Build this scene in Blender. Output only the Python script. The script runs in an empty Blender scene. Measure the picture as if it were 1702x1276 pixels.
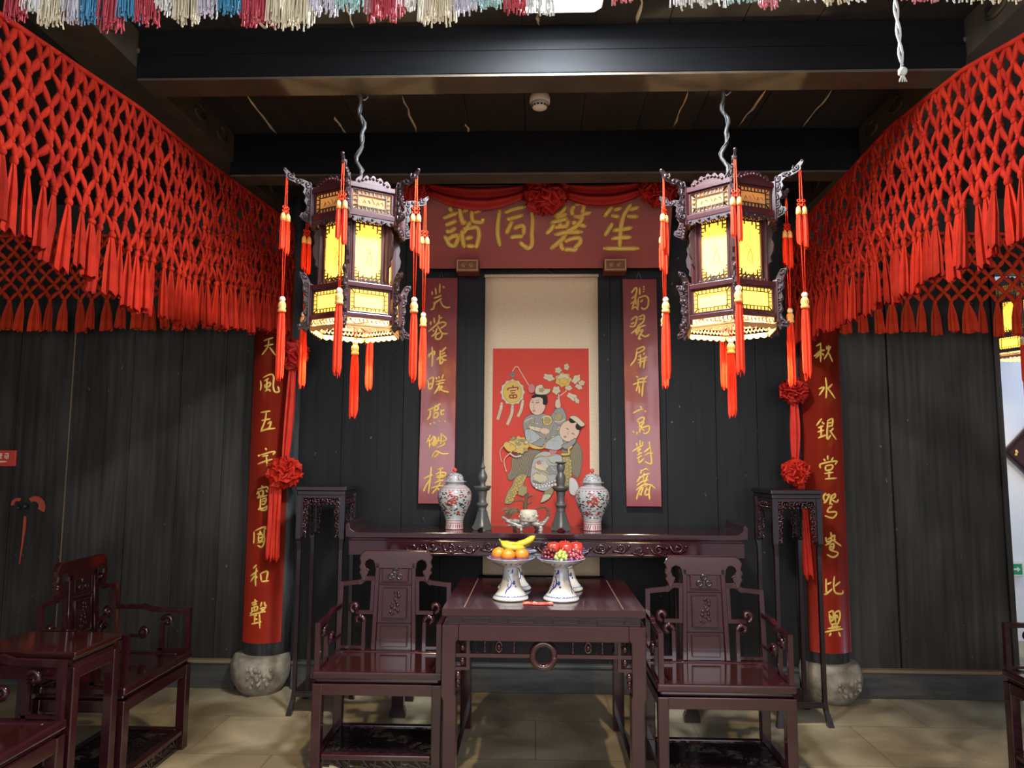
import bpy, math, random
from mathutils import Vector, Matrix, noise
R = random.Random(7)
sc = bpy.context.scene
col = sc.collection
PI = math.pi
# ------------------------------------------------------------------ camera, world, main lights, exposure
cam_d = bpy.data.cameras.new('camera')
cam_d.lens = 1200 / 1702 * 36
cam_d.sensor_width = 36
cam_d.clip_start = 0.05
cam = bpy.data.objects.new('camera', cam_d)
col.objects.link(cam)
cam.matrix_world = (Matrix.Translation((0, 0, 1.55)) @ Matrix.Rotation(math.radians(1.92), 4, 'Z')
                    @ Matrix.Rotation(math.radians(95.9), 4, 'X') @ Matrix.Rotation(math.radians(0.3), 4, 'Z'))
sc.camera = cam
sc.view_settings.view_transform = 'Standard'
sc.view_settings.look = 'None'
sc.view_settings.gamma = 1.0
sc.view_settings.use_curve_mapping = False
sc.view_settings.exposure = 0.6
world = bpy.data.worlds.new('overcast_sky')
sc.world = world
world.use_nodes = True
world.node_tree.nodes['Background'].inputs[0].default_value = (0.80, 0.88, 1.0, 1)
world.node_tree.nodes['Background'].inputs[1].default_value = 0.45

def area_light(name, loc, target, sx, sy, power, color):
    d = bpy.data.lights.new(name, 'AREA')
    d.shape = 'RECTANGLE'; d.size = sx; d.size_y = sy; d.energy = power; d.color = color
    o = bpy.data.objects.new(name, d); col.objects.link(o)
    o.location = loc
    o.rotation_euler = (Vector(target) - Vector(loc)).to_track_quat('-Z', 'Y').to_euler()
    return o
DAY = area_light('courtyard_daylight', (0.3, -2.6, 2.3), (0.0, 5, 1.2), 5.0, 2.6, 120, (0.95, 0.95, 1.0))
SIDE = area_light('side_room_daylight', (5.2, 5.3, 2.9), (4.2, 6.6, 1.0), 1.2, 1.2, 22, (0.36, 0.62, 1.0))
LAMP_STRENGTH = 270.0      # ceiling panel lamp
LANTERN_POWER = 60.0      # bulb in each palace lantern

# ------------------------------------------------------------------ materials
def mat(name, color, rough=0.5, metal=0.0, spec=0.5, coat=0.0, var=None, bump=None, scale=(8, 8, 8), noise_scale=4.0, trans=None):
    m = bpy.data.materials.new(name); m.use_nodes = True
    nt = m.node_tree; b = nt.nodes['Principled BSDF']
    b.inputs['Base Color'].default_value = (*color, 1)
    b.inputs['Roughness'].default_value = rough
    b.inputs['Metallic'].default_value = metal
    b.inputs['Specular IOR Level'].default_value = spec
    b.inputs['Coat Weight'].default_value = coat
    b.inputs['Coat Roughness'].default_value = 0.08
    if var or bump:
        tc = nt.nodes.new('ShaderNodeTexCoord'); mp = nt.nodes.new('ShaderNodeMapping')
        mp.inputs['Scale'].default_value = scale
        nz = nt.nodes.new('ShaderNodeTexNoise'); nz.inputs['Scale'].default_value = noise_scale
        nz.inputs['Detail'].default_value = 6
        nt.links.new(tc.outputs['Object'], mp.inputs['Vector']); nt.links.new(mp.outputs['Vector'], nz.inputs['Vector'])
        if var:
            rp = nt.nodes.new('ShaderNodeValToRGB')
            rp.color_ramp.elements[0].position = 0.32; rp.color_ramp.elements[1].position = 0.7
            rp.color_ramp.elements[0].color = (*color, 1); rp.color_ramp.elements[1].color = (*var, 1)
            nt.links.new(nz.outputs['Fac'], rp.inputs['Fac']); nt.links.new(rp.outputs['Color'], b.inputs['Base Color'])
        if bump:
            bp = nt.nodes.new('ShaderNodeBump'); bp.inputs['Strength'].default_value = bump; bp.inputs['Distance'].default_value = 0.01
            nt.links.new(nz.outputs['Fac'], bp.inputs['Height']); nt.links.new(bp.outputs['Normal'], b.inputs['Normal'])
    return m

def emit(name, color, strength):
    m = bpy.data.materials.new(name); m.use_nodes = True
    nt = m.node_tree; nt.nodes.clear()
    e = nt.nodes.new('ShaderNodeEmission'); e.inputs[0].default_value = (*color, 1); e.inputs[1].default_value = strength
    o = nt.nodes.new('ShaderNodeOutputMaterial'); nt.links.new(e.outputs[0], o.inputs[0])
    return m

def paper(name, color, tcolor):
    m = bpy.data.materials.new(name); m.use_nodes = True
    nt = m.node_tree; nt.nodes.clear()
    d = nt.nodes.new('ShaderNodeBsdfDiffuse'); d.inputs[0].default_value = (*color, 1)
    t = nt.nodes.new('ShaderNodeBsdfTranslucent'); t.inputs[0].default_value = (*tcolor, 1)
    mx = nt.nodes.new('ShaderNodeMixShader'); mx.inputs[0].default_value = 0.6
    o = nt.nodes.new('ShaderNodeOutputMaterial')
    nt.links.new(d.outputs[0], mx.inputs[1]); nt.links.new(t.outputs[0], mx.inputs[2]); nt.links.new(mx.outputs[0], o.inputs[0])
    return m

LACQ = mat('dark_red_lacquer', (0.022, 0.0046, 0.0062), 0.16, spec=0.4, coat=0.4, var=(0.033, 0.0066, 0.0088), scale=(3, 3, 30), noise_scale=3)
SEATM = mat('red_brown_lacquer', (0.030, 0.0062, 0.0052), 0.11, coat=0.7)
BLACKW = mat('dark_rosewood', (0.016, 0.0075, 0.008), 0.22, coat=0.3)
def wall_mat(name, dark, mid, light):
    m = bpy.data.materials.new(name); m.use_nodes = True
    nt = m.node_tree; N = nt.nodes; L = nt.links; b = N['Principled BSDF']; b.inputs['Roughness'].default_value = 0.6; b.inputs['Specular IOR Level'].default_value = 0.28
    tc = N.new('ShaderNodeTexCoord')
    def noise_(scale, sc, det=6):
        mp = N.new('ShaderNodeMapping'); mp.inputs['Scale'].default_value = scale; L.new(tc.outputs['Object'], mp.inputs['Vector'])
        n = N.new('ShaderNodeTexNoise'); n.inputs['Scale'].default_value = sc; n.inputs['Detail'].default_value = det; L.new(mp.outputs['Vector'], n.inputs['Vector']); return n
    def ramp(n, a, c0, b_, c1):
        q = N.new('ShaderNodeValToRGB'); q.color_ramp.elements[0].position = a; q.color_ramp.elements[1].position = b_
        q.color_ramp.elements[0].color = (*c0, 1); q.color_ramp.elements[1].color = (*c1, 1); L.new(n.outputs['Fac'], q.inputs['Fac']); return q
    streak = noise_((14, 14, 0.5), 2.4); patch = noise_((0.9, 0.9, 0.55), 2.2, 3); speck = noise_((9, 9, 4.5), 4.0, 2)
    a = ramp(streak, 0.3, dark, 0.75, mid); g = ramp(patch, 0.42, (0, 0, 0), 0.74, (0.75, 0.75, 0.75)); k = ramp(speck, 0.745, (0, 0, 0), 0.77, (0.8, 0.8, 0.8))
    s2 = ramp(streak, 0.25, (0.3, 0.3, 0.3), 0.7, (1, 1, 1))
    mu = N.new('ShaderNodeMix'); mu.data_type = 'RGBA'; mu.blend_type = 'MULTIPLY'; mu.inputs[0].default_value = 1; L.new(g.outputs[0], mu.inputs[6]); L.new(s2.outputs[0], mu.inputs[7])
    m1 = N.new('ShaderNodeMix'); m1.data_type = 'RGBA'; L.new(mu.outputs[2], m1.inputs[0]); L.new(a.outputs[0], m1.inputs[6]); m1.inputs[7].default_value = (*light, 1)
    m2 = N.new('ShaderNodeMix'); m2.data_type = 'RGBA'; L.new(k.outputs[0], m2.inputs[0]); L.new(m1.outputs[2], m2.inputs[6]); m2.inputs[7].default_value = (0.16, 0.15, 0.13, 1)
    L.new(m2.outputs[2], b.inputs['Base Color'])
    bp = N.new('ShaderNodeBump'); bp.inputs['Strength'].default_value = 0.15; bp.inputs['Distance'].default_value = 0.01
    L.new(streak.outputs['Fac'], bp.inputs['Height']); L.new(bp.outputs['Normal'], b.inputs['Normal'])
    return m
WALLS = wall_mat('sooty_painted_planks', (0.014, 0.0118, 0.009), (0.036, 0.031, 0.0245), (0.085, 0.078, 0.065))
WALL_SHADED = wall_mat('shade_darkened_planks', (0.0035, 0.0034, 0.0034), (0.0085, 0.0083, 0.008), (0.017, 0.0172, 0.0165))  # darker copy for the centre planks: the weaker light there is in the colour
WALLM = mat('plain_sooty_planks', (0.017, 0.0155, 0.013), 0.58, var=(0.044, 0.040, 0.034), scale=(9, 9, 0.55), noise_scale=2.2, bump=0.15)
COLM = mat('sooty_column_paint', (0.020, 0.020, 0.020), 0.5, var=(0.115, 0.118, 0.118), scale=(9, 9, 0.8), noise_scale=2.5)
BASEB = mat('worn_plank_base', (0.030, 0.030, 0.030), 0.6, var=(0.075, 0.07, 0.06), scale=(1.5, 1.5, 9), noise_scale=3)
CEILM = mat('sooty_ceiling_boards', (0.008, 0.0062, 0.005), 0.7, var=(0.015, 0.011, 0.0085), scale=(8, 0.6, 8), noise_scale=2)
BEAMM = mat('dark_beam_paint', (0.0022, 0.0022, 0.0026), 0.8, spec=0.12, var=(0.0045, 0.0044, 0.0048), scale=(0.6, 6, 6), noise_scale=3)
BEAMB = mat('brown_beam_wood', (0.030, 0.021, 0.012), 0.65, var=(0.055, 0.038, 0.021), scale=(3, 3, 3), noise_scale=3, bump=0.5)
CRACK_LIGHT = mat('painted_crack_light', (0.55, 0.44, 0.30), 0.8)  # pale colour stands in for daylight coming through the ceiling cracks
GAPW = mat('ochre_door_gap', (0.19, 0.13, 0.07), 0.8)
STONE = mat('weathered_stone', (0.13, 0.11, 0.08), 0.75, var=(0.34, 0.29, 0.22), scale=(1, 1, 1), noise_scale=13, bump=0.9)
CLOTH = mat('red_net_cloth', (0.26, 0.008, 0.003), 0.8, spec=0.12, var=(0.44, 0.022, 0.006), scale=(1, 1, 1), noise_scale=9)
CLOTHB = mat('deep_red_net_cloth', (0.44, 0.022, 0.006), 0.75, spec=0.15, var=(0.60, 0.050, 0.012), scale=(1, 1, 1), noise_scale=9)
SILK = mat('crimson_silk', (0.36, 0.009, 0.006), 0.55, spec=0.3, var=(0.48, 0.016, 0.010), scale=(1, 1, 1), noise_scale=12)
SILKB = mat('bright_red_silk', (0.50, 0.017, 0.007), 0.55, spec=0.25, var=(0.62, 0.032, 0.012), scale=(1, 1, 1), noise_scale=9)
PLAQM = mat('red_lacquer_plaque', (0.26, 0.026, 0.022), 0.42)
BOARD = mat('vermilion_lacquer_board', (0.22, 0.014, 0.006), 0.28, coat=0.3, var=(0.26, 0.019, 0.008), scale=(14, 14, 0.5), noise_scale=2)
BOARDW = mat('crimson_lacquer_board', (0.19, 0.009, 0.008), 0.30, coat=0.6, var=(0.24, 0.012, 0.010), scale=(14, 14, 0.5), noise_scale=2)
GOLD = mat('gold_leaf_paint', (0.74, 0.47, 0.09), 0.45, metal=0.0)
GOLDD = mat('old_gilt', (0.42, 0.23, 0.07), 0.5, metal=0.2)
REDCARV = mat('carved_red_ground', (0.16, 0.03, 0.012), 0.5)
SILKBEIGE = mat('beige_scroll_silk', (0.60, 0.46, 0.30), 0.85, var=(0.68, 0.53, 0.36), scale=(30, 30, 30), noise_scale=3)
TASSEL = mat('scarlet_tassel_silk', (0.74, 0.034, 0.008), 0.6, spec=0.2)
BEADW = mat('cream_bead', (0.85, 0.66, 0.50), 0.3)
CAPG = mat('gold_thread_cap', (0.85, 0.42, 0.12), 0.45)
LWOOD = mat('lantern_rosewood', (0.040, 0.0105, 0.012), 0.28, coat=0.2)
LCARV = mat('carved_dark_wood', (0.026, 0.013, 0.014), 0.45, spec=0.4)
FRETM = mat('fretwork_wood', (0.045, 0.018, 0.008), 0.5)
PAPY = paper('yellow_lantern_paper', (0.80, 0.64, 0.26), (0.98, 0.82, 0.36))
PAPB = paper('buff_lantern_paper', (0.42, 0.36, 0.20), (0.92, 0.62, 0.24))
INK = mat('ink_brush', (0.04, 0.03, 0.02), 0.8)
PEWTER = mat('old_pewter', (0.095, 0.092, 0.082), 0.42, metal=0.3, bump=0.1, noise_scale=6)
PORC = mat('white_porcelain', (0.40, 0.395, 0.37), 0.12, coat=0.5)
WHITEP = mat('off_white_plastic', (0.78, 0.72, 0.62), 0.4)
DARKP = mat('dark_plastic', (0.02, 0.02, 0.02), 0.5)
GREENP = mat('exit_green', (0.01, 0.30, 0.13), 0.4)
WHITEW = mat('white_plaster', (0.80, 0.80, 0.80), 0.9)
ORANGE = mat('orange_peel', (0.62, 0.19, 0.008), 0.42, bump=0.15, noise_scale=60, var=(0.58, 0.16, 0.007), scale=(1, 1, 1))
BANANA = mat('banana_peel', (0.60, 0.42, 0.018), 0.42)
APPLE = mat('apple_skin', (0.40, 0.009, 0.010), 0.25, coat=0.3, var=(0.50, 0.07, 0.03), scale=(1, 1, 1), noise_scale=14)
GRAPER = mat('red_grape_skin', (0.16, 0.014, 0.022), 0.2, coat=0.3, var=(0.34, 0.07, 0.08), scale=(1, 1, 1), noise_scale=30)
GRAPED = mat('dark_grape_skin', (0.05, 0.004, 0.007), 0.2, coat=0.3, var=(0.14, 0.014, 0.016), scale=(1, 1, 1), noise_scale=30)
GRAPEG = mat('green_grape_skin', (0.34, 0.38, 0.085), 0.2, coat=0.3)
STEM = mat('twig_brown', (0.10, 0.065, 0.03), 0.8)
STEMG = mat('stem_green', (0.20, 0.25, 0.06), 0.7)
BLUE = mat('cobalt_glaze', (0.015, 0.04, 0.22), 0.15, coat=0.4)
REDGL = mat('iron_red_glaze', (0.34, 0.028, 0.018), 0.18, coat=0.3)
GRNGL = mat('green_black_glaze', (0.022, 0.045, 0.035), 0.2, coat=0.3)
STEEL = mat('steel_hook', (0.25, 0.25, 0.26), 0.35, metal=0.8)
CABLE = mat('grey_cable', (0.04, 0.038, 0.036), 0.5)
ROOTW = mat('silvery_root_wood', (0.07, 0.05, 0.04), 0.33, var=(0.42, 0.36, 0.30), scale=(1, 1, 1), noise_scale=28, coat=0.3)
POTM = mat('cream_stone_pot', (0.62, 0.55, 0.42), 0.5, var=(0.42, 0.36, 0.26), scale=(1, 1, 1), noise_scale=22, bump=0.5)
DRYP = mat('dry_grass', (0.20, 0.14, 0.085), 0.85)
FADED = mat('faded_red_paper', (0.48, 0.045, 0.025), 0.85, var=(0.34, 0.09, 0.04), scale=(1, 1, 1), noise_scale=18)
SIGNR = mat('red_sign_plastic', (0.55, 0.055, 0.035), 0.4)
SIGNW = mat('cream_sign_print', (0.80, 0.55, 0.42), 0.5)
ROPEW = mat('white_cord', (0.48, 0.47, 0.43), 0.7)
APRON_LIT = mat('apron_wood_lit_tint', (0.34, 0.19, 0.055), 0.5)  # lantern apron: warm glow from inside is painted into this lighter golden tone
FR = {'w': mat('white_fringe', (0.72, 0.70, 0.66), 0.7), 'c': mat('cream_fringe', (0.66, 0.57, 0.40), 0.7),
      'l': mat('lilac_fringe', (0.56, 0.52, 0.58), 0.7), 'b': mat('blue_fringe', (0.06, 0.26, 0.42), 0.7),
      'r': mat('rose_fringe', (0.46, 0.05, 0.07), 0.7), 't': mat('teal_fringe', (0.42, 0.60, 0.58), 0.7),
      'p': mat('pink_fringe', (0.62, 0.20, 0.22), 0.7)}

def vary(m, lo, hi):
    nt = m.node_tree; b = nt.nodes['Principled BSDF']; src = b.inputs['Base Color'].links[0].from_socket
    oi = nt.nodes.new('ShaderNodeObjectInfo'); mr = nt.nodes.new('ShaderNodeMapRange'); mr.inputs[3].default_value = lo; mr.inputs[4].default_value = hi
    hs = nt.nodes.new('ShaderNodeHueSaturation'); nt.links.new(oi.outputs['Random'], mr.inputs[0]); nt.links.new(mr.outputs[0], hs.inputs['Value'])
    nt.links.new(src, hs.inputs['Color']); nt.links.new(hs.outputs[0], b.inputs['Base Color'])
vary(CLOTH, 0.62, 1.05); vary(CLOTHB, 0.75, 1.15)
def floor_mat():
    m = bpy.data.materials.new('worn_stone_slabs'); m.use_nodes = True
    nt = m.node_tree; N = nt.nodes; L = nt.links; b = N['Principled BSDF']
    tc = N.new('ShaderNodeTexCoord')
    mp = N.new('ShaderNodeMapping'); mp.inputs['Rotation'].default_value = (0, 0, 0); L.new(tc.outputs['Object'], mp.inputs['Vector'])
    br = N.new('ShaderNodeTexBrick'); br.inputs['Scale'].default_value = 1.0
    br.inputs['Brick Width'].default_value = 0.92; br.inputs['Row Height'].default_value = 0.56
    br.inputs['Mortar Size'].default_value = 0.006; br.inputs['Mortar Smooth'].default_value = 0.5
    br.inputs['Color1'].default_value = (0.40, 0.335, 0.235, 1); br.inputs['Color2'].default_value = (0.33, 0.28, 0.195, 1)
    br.inputs['Mortar'].default_value = (0.24, 0.20, 0.14, 1)
    L.new(mp.outputs['Vector'], br.inputs['Vector'])
    n1 = N.new('ShaderNodeTexNoise'); n1.inputs['Scale'].default_value = 2.4; n1.inputs['Detail'].default_value = 8
    n1.inputs['Distortion'].default_value = 0.6
    L.new(tc.outputs['Object'], n1.inputs['Vector'])
    rp = N.new('ShaderNodeValToRGB'); rp.color_ramp.elements[0].position = 0.34; rp.color_ramp.elements[1].position = 0.68
    rp.color_ramp.elements[0].color = (0.50, 0.46, 0.38, 1); rp.color_ramp.elements[1].color = (1.30, 1.28, 1.18, 1)
    L.new(n1.outputs['Fac'], rp.inputs['Fac'])
    mx = N.new('ShaderNodeMix'); mx.data_type = 'RGBA'; mx.blend_type = 'MULTIPLY'; mx.inputs[0].default_value = 1
    L.new(br.outputs['Color'], mx.inputs[6]); L.new(rp.outputs['Color'], mx.inputs[7])
    L.new(mx.outputs[2], b.inputs['Base Color'])
    r2 = N.new('ShaderNodeMapRange'); r2.inputs[1].default_value = 0.3; r2.inputs[2].default_value = 0.7
    r2.inputs[3].default_value = 0.38; r2.inputs[4].default_value = 0.62
    L.new(n1.outputs['Fac'], r2.inputs[0]); L.new(r2.outputs[0], b.inputs['Roughness'])
    bp = N.new('ShaderNodeBump'); bp.inputs['Strength'].default_value = 0.25; bp.inputs['Distance'].default_value = 0.01
    L.new(n1.outputs['Fac'], bp.inputs['Height']); L.new(bp.outputs['Normal'], b.inputs['Normal'])
    return m
FLOORM = floor_mat()

# ------------------------------------------------------------------ mesh helpers
class MB:
    def __init__(s): s.v = []; s.f = []; s.mi = []; s.sm = []; s.xf = None
    def add(s, vs, fs, m=0, smooth=False):
        o = len(s.v)
        s.v += [(s.xf @ Vector(p)) if s.xf else Vector(p) for p in vs]
        for f in fs: s.f.append([i + o for i in f]); s.mi.append(m); s.sm.append(smooth)
        return s
    def box(s, x0, x1, y0, y1, z0, z1, m=0):
        vs = [(x, y, z) for z in (z0, z1) for y in (y0, y1) for x in (x0, x1)]
        return s.add(vs, [(0, 2, 3, 1), (4, 5, 7, 6), (0, 1, 5, 4), (2, 6, 7, 3), (0, 4, 6, 2), (1, 3, 7, 5)], m)
    def beam(s, a, b, w, h, up=(0, 0, 1), m=0, ext=0.0):
        a = Vector(a); b = Vector(b); d = (b - a).normalized(); a = a - d * ext; b = b + d * ext
        u = Vector(up)
        if abs(d.dot(u)) > 0.98: u = Vector((0, 1, 0)) if abs(d.y) < 0.9 else Vector((1, 0, 0))
        r = d.cross(u).normalized(); u = r.cross(d).normalized()
        vs = []
        for p in (a, b):
            for i, j in ((-1, -1), (1, -1), (1, 1), (-1, 1)): vs.append(p + r * (i * w / 2) + u * (j * h / 2))
        return s.add(vs, [(0, 3, 2, 1), (4, 5, 6, 7), (0, 1, 5, 4), (1, 2, 6, 5), (2, 3, 7, 6), (3, 0, 4, 7)], m)
    def path(s, pts, w, h, up=(0, 0, 1), m=0):
        for i, (a, b) in enumerate(zip(pts, pts[1:])): k = 1.0 if i % 2 else 0.955; s.beam(a, b, w * k, h * k, up, m, ext=w * (0.5 if i % 2 else 0.46))
        return s
    def tube(s, pts, r, n=8, m=0, flat=None, caps=True):
        P = [Vector(p) for p in pts]; k = len(P)
        rs = list(r) if hasattr(r, '__len__') else [r] * k
        vs = []; fs = []; ref = None
        for i in range(k):
            d = (P[min(i + 1, k - 1)] - P[max(i - 1, 0)])
            d = d.normalized() if d.length > 1e-9 else Vector((0, 0, 1))
            if ref is None:
                ref = Vector((0, 0, 1)) if abs(d.z) < 0.9 else Vector((1, 0, 0))
                if flat: ref = Vector(flat)
            u = (ref - d * ref.dot(d))
            if u.length < 1e-6: u = d.orthogonal()
            u.normalize(); w = d.cross(u); ref = u
            fl = 0.45 if flat else 1.0
            for j in range(n):
                a = 2 * PI * j / n
                vs.append(P[i] + u * (math.cos(a) * rs[i] * fl) + w * (math.sin(a) * rs[i]))
        for i in range(k - 1):
            for j in range(n):
                fs.append((i * n + j, i * n + (j + 1) % n, (i + 1) * n + (j + 1) % n, (i + 1) * n + j))
        if caps: fs.append(tuple(range(n - 1, -1, -1))); fs.append(tuple((k - 1) * n + j for j in range(n)))
        return s.add(vs, fs, m, True)
    def lathe(s, prof, n=32, c=(0, 0, 0), m=0, mats=None, mod=None, smooth=True):
        vs = []; k = len(prof); o = len(s.v)
        for (r, z) in prof:
            for j in range(n):
                a = 2 * PI * j / n; rr = r * (mod(a, z) if mod else 1)
                vs.append((c[0] + math.cos(a) * rr, c[1] + math.sin(a) * rr, c[2] + z))
        for i in range(k - 1):
            mm = mats[i] if mats else m
            fs = [(i * n + j, i * n + (j + 1) % n, (i + 1) * n + (j + 1) % n, (i + 1) * n + j) for j in range(n)]
            if i == 0: s.add(vs, fs, mm, smooth)
            else:
                for f in fs: s.f.append([q + o for q in f]); s.mi.append(mm); s.sm.append(smooth)
        for f, mm in ((tuple(range(n - 1, -1, -1)), mats[0] if mats else m), (tuple((k - 1) * n + j for j in range(n)), mats[-1] if mats else m)):
            s.f.append([q + o for q in f]); s.mi.append(mm); s.sm.append(False)
        return s
    def ball(s, c, r, n=8, m=0, sq=(1, 1, 1)):
        k = max(4, n // 2 + 1); prof = []
        vs = [(c[0], c[1], c[2] - r * sq[2])]; fs = []
        for i in range(1, k):
            t = PI * i / k
            for j in range(n):
                a = 2 * PI * j / n
                vs.append((c[0] + r * sq[0] * math.sin(t) * math.cos(a), c[1] + r * sq[1] * math.sin(t) * math.sin(a), c[2] - r * sq[2] * math.cos(t)))
        vs.append((c[0], c[1], c[2] + r * sq[2])); L = len(vs) - 1
        for j in range(n):
            fs.append((0, 1 + (j + 1) % n, 1 + j)); fs.append((L, L - n + j, L - n + (j + 1) % n))
            for i in range(k - 2):
                a = 1 + i * n
                fs.append((a + j, a + (j + 1) % n, a + n + (j + 1) % n, a + n + j))
        return s.add(vs, fs, m, True)
    def prism(s, poly, fn, t, m=0):
        """poly: 2D outline; fn(u, v, w) -> 3D; thickness t along w centred on 0"""
        n = len(poly)
        vs = [fn(u, v, -t / 2) for u, v in poly] + [fn(u, v, t / 2) for u, v in poly]
        fs = [tuple(range(n - 1, -1, -1)), tuple(range(n, 2 * n))]
        fs += [(i, (i + 1) % n, (i + 1) % n + n, i + n) for i in range(n)]
        return s.add(vs, fs, m)
    def grid(s, fn, nu, nv, m=0, smooth=True):
        vs = [fn(i / nu, j / nv) for j in range(nv + 1) for i in range(nu + 1)]
        fs = [(j * (nu + 1) + i, j * (nu + 1) + i + 1, (j + 1) * (nu + 1) + i + 1, (j + 1) * (nu + 1) + i) for j in range(nv) for i in range(nu)]
        return s.add(vs, fs, m, smooth)
    def mesh(s, name, mats):
        me = bpy.data.meshes.new(name)
        me.from_pydata([tuple(v) for v in s.v], [], s.f)
        for m in (mats if isinstance(mats, (list, tuple)) else [mats]): me.materials.append(m)
        me.polygons.foreach_set('material_index', s.mi); me.polygons.foreach_set('use_smooth', s.sm)
        me.update()
        return me
    def build(s, name, mats, parent=None, bevel=0.0, loc=None, solid=0.0):
        o = bpy.data.objects.new(name, s.mesh(name, mats)); col.objects.link(o)
        if parent: o.parent = parent
        if loc: o.location = loc
        if solid:
            q = o.modifiers.new('thickness', 'SOLIDIFY'); q.thickness = solid; q.offset = 0
        if bevel:
            b = o.modifiers.new('soft_edges', 'BEVEL'); b.width = bevel; b.segments = 2; b.limit_method = 'ANGLE'; b.angle_limit = math.radians(50)
        return o

def tag(o, label=None, cat=None, group=None, kind=None):
    if label: o['label'] = label
    if cat: o['category'] = cat
    if group: o['group'] = group
    if kind: o['kind'] = kind
    return o
def thing(name, loc, label, cat, group=None, rz=0.0, scale=None):
    o = bpy.data.objects.new(name, None); col.objects.link(o)
    o.empty_display_size = 0.1
    o.location = loc; o.rotation_euler = (0, 0, rz)
    if scale: o.scale = (scale,) * 3
    return tag(o, label, cat, group)
def copy_tree(o, parent=None):
    c = o.copy(); col.objects.link(c)
    if parent: c.parent = parent
    for ch in list(o.children): copy_tree(ch, c)
    return c
def structure(o, label=None): return tag(o, label, None, None, 'structure')
def smooth_path(pts, per=5):
    if len(pts) < 3: 
        a, b = Vector(pts[0]), Vector(pts[-1]); return [a.lerp(b, i / per) for i in range(per + 1)]
    P = [Vector(p) for p in pts]; P = [P[0] * 2 - P[1]] + P + [P[-1] * 2 - P[-2]]; out = []
    for i in range(1, len(P) - 2):
        for k in range(per):
            t = k / per; a, b, c, d = P[i - 1:i + 3]
            out.append(0.5 * ((2 * b) + (c - a) * t + (2 * a - 5 * b + 4 * c - d) * t * t + (3 * b - a - 3 * c + d) * t ** 3))
    out.append(P[-2]); return out
def spiral(c, r, turns, fn, n=16, a0=0.0, sgn=1):
    return [fn(c[0] + r * (1 - 0.8 * i / n) * math.cos(a0 + sgn * 2 * PI * turns * i / n), c[1] + r * (1 - 0.8 * i / n) * math.sin(a0 + sgn * 2 * PI * turns * i / n)) for i in range(n + 1)]

# brush lettering: strokes in millimetres, raised in the middle like carved gilt characters
def brush(mb, strokes, width, surf, h=0.006, m=0):
    for st in strokes.split(';'):
        pts = [tuple(float(q) / 1000 for q in p.split(',')) for p in st.split()]
        P = smooth_path([(x, z, 0) for x, z in pts], 4); k = len(P)
        vs = []; fs = []
        for i, p in enumerate(P):
            d = P[min(i + 1, k - 1)] - P[max(i - 1, 0)]; d.normalize(); nrm = Vector((-d.y, d.x, 0))
            t = i / (k - 1)
            w = width * (0.80 + 0.35 * math.sin(PI * (0.15 + 0.6 * t))) * (0.55 if i == 0 else 0.5 if i == k - 1 else 0.95)
            hh = h * (0.25 if i in (0, k - 1) else 1)
            for q, z in ((.5, 0), (.3, .8), (0, 1), (-.3, .8), (-.5, 0)):
                s_ = p + nrm * (w * q); vs.append(surf(s_.x, s_.y, hh * z))
            if i:
                o_ = 5 * i
                for c in range(4): fs.append((o_ - 5 + c, o_ - 4 + c, o_ + 1 + c, o_ + c))
        mb.add(vs, fs, m, False)
    return mb
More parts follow.
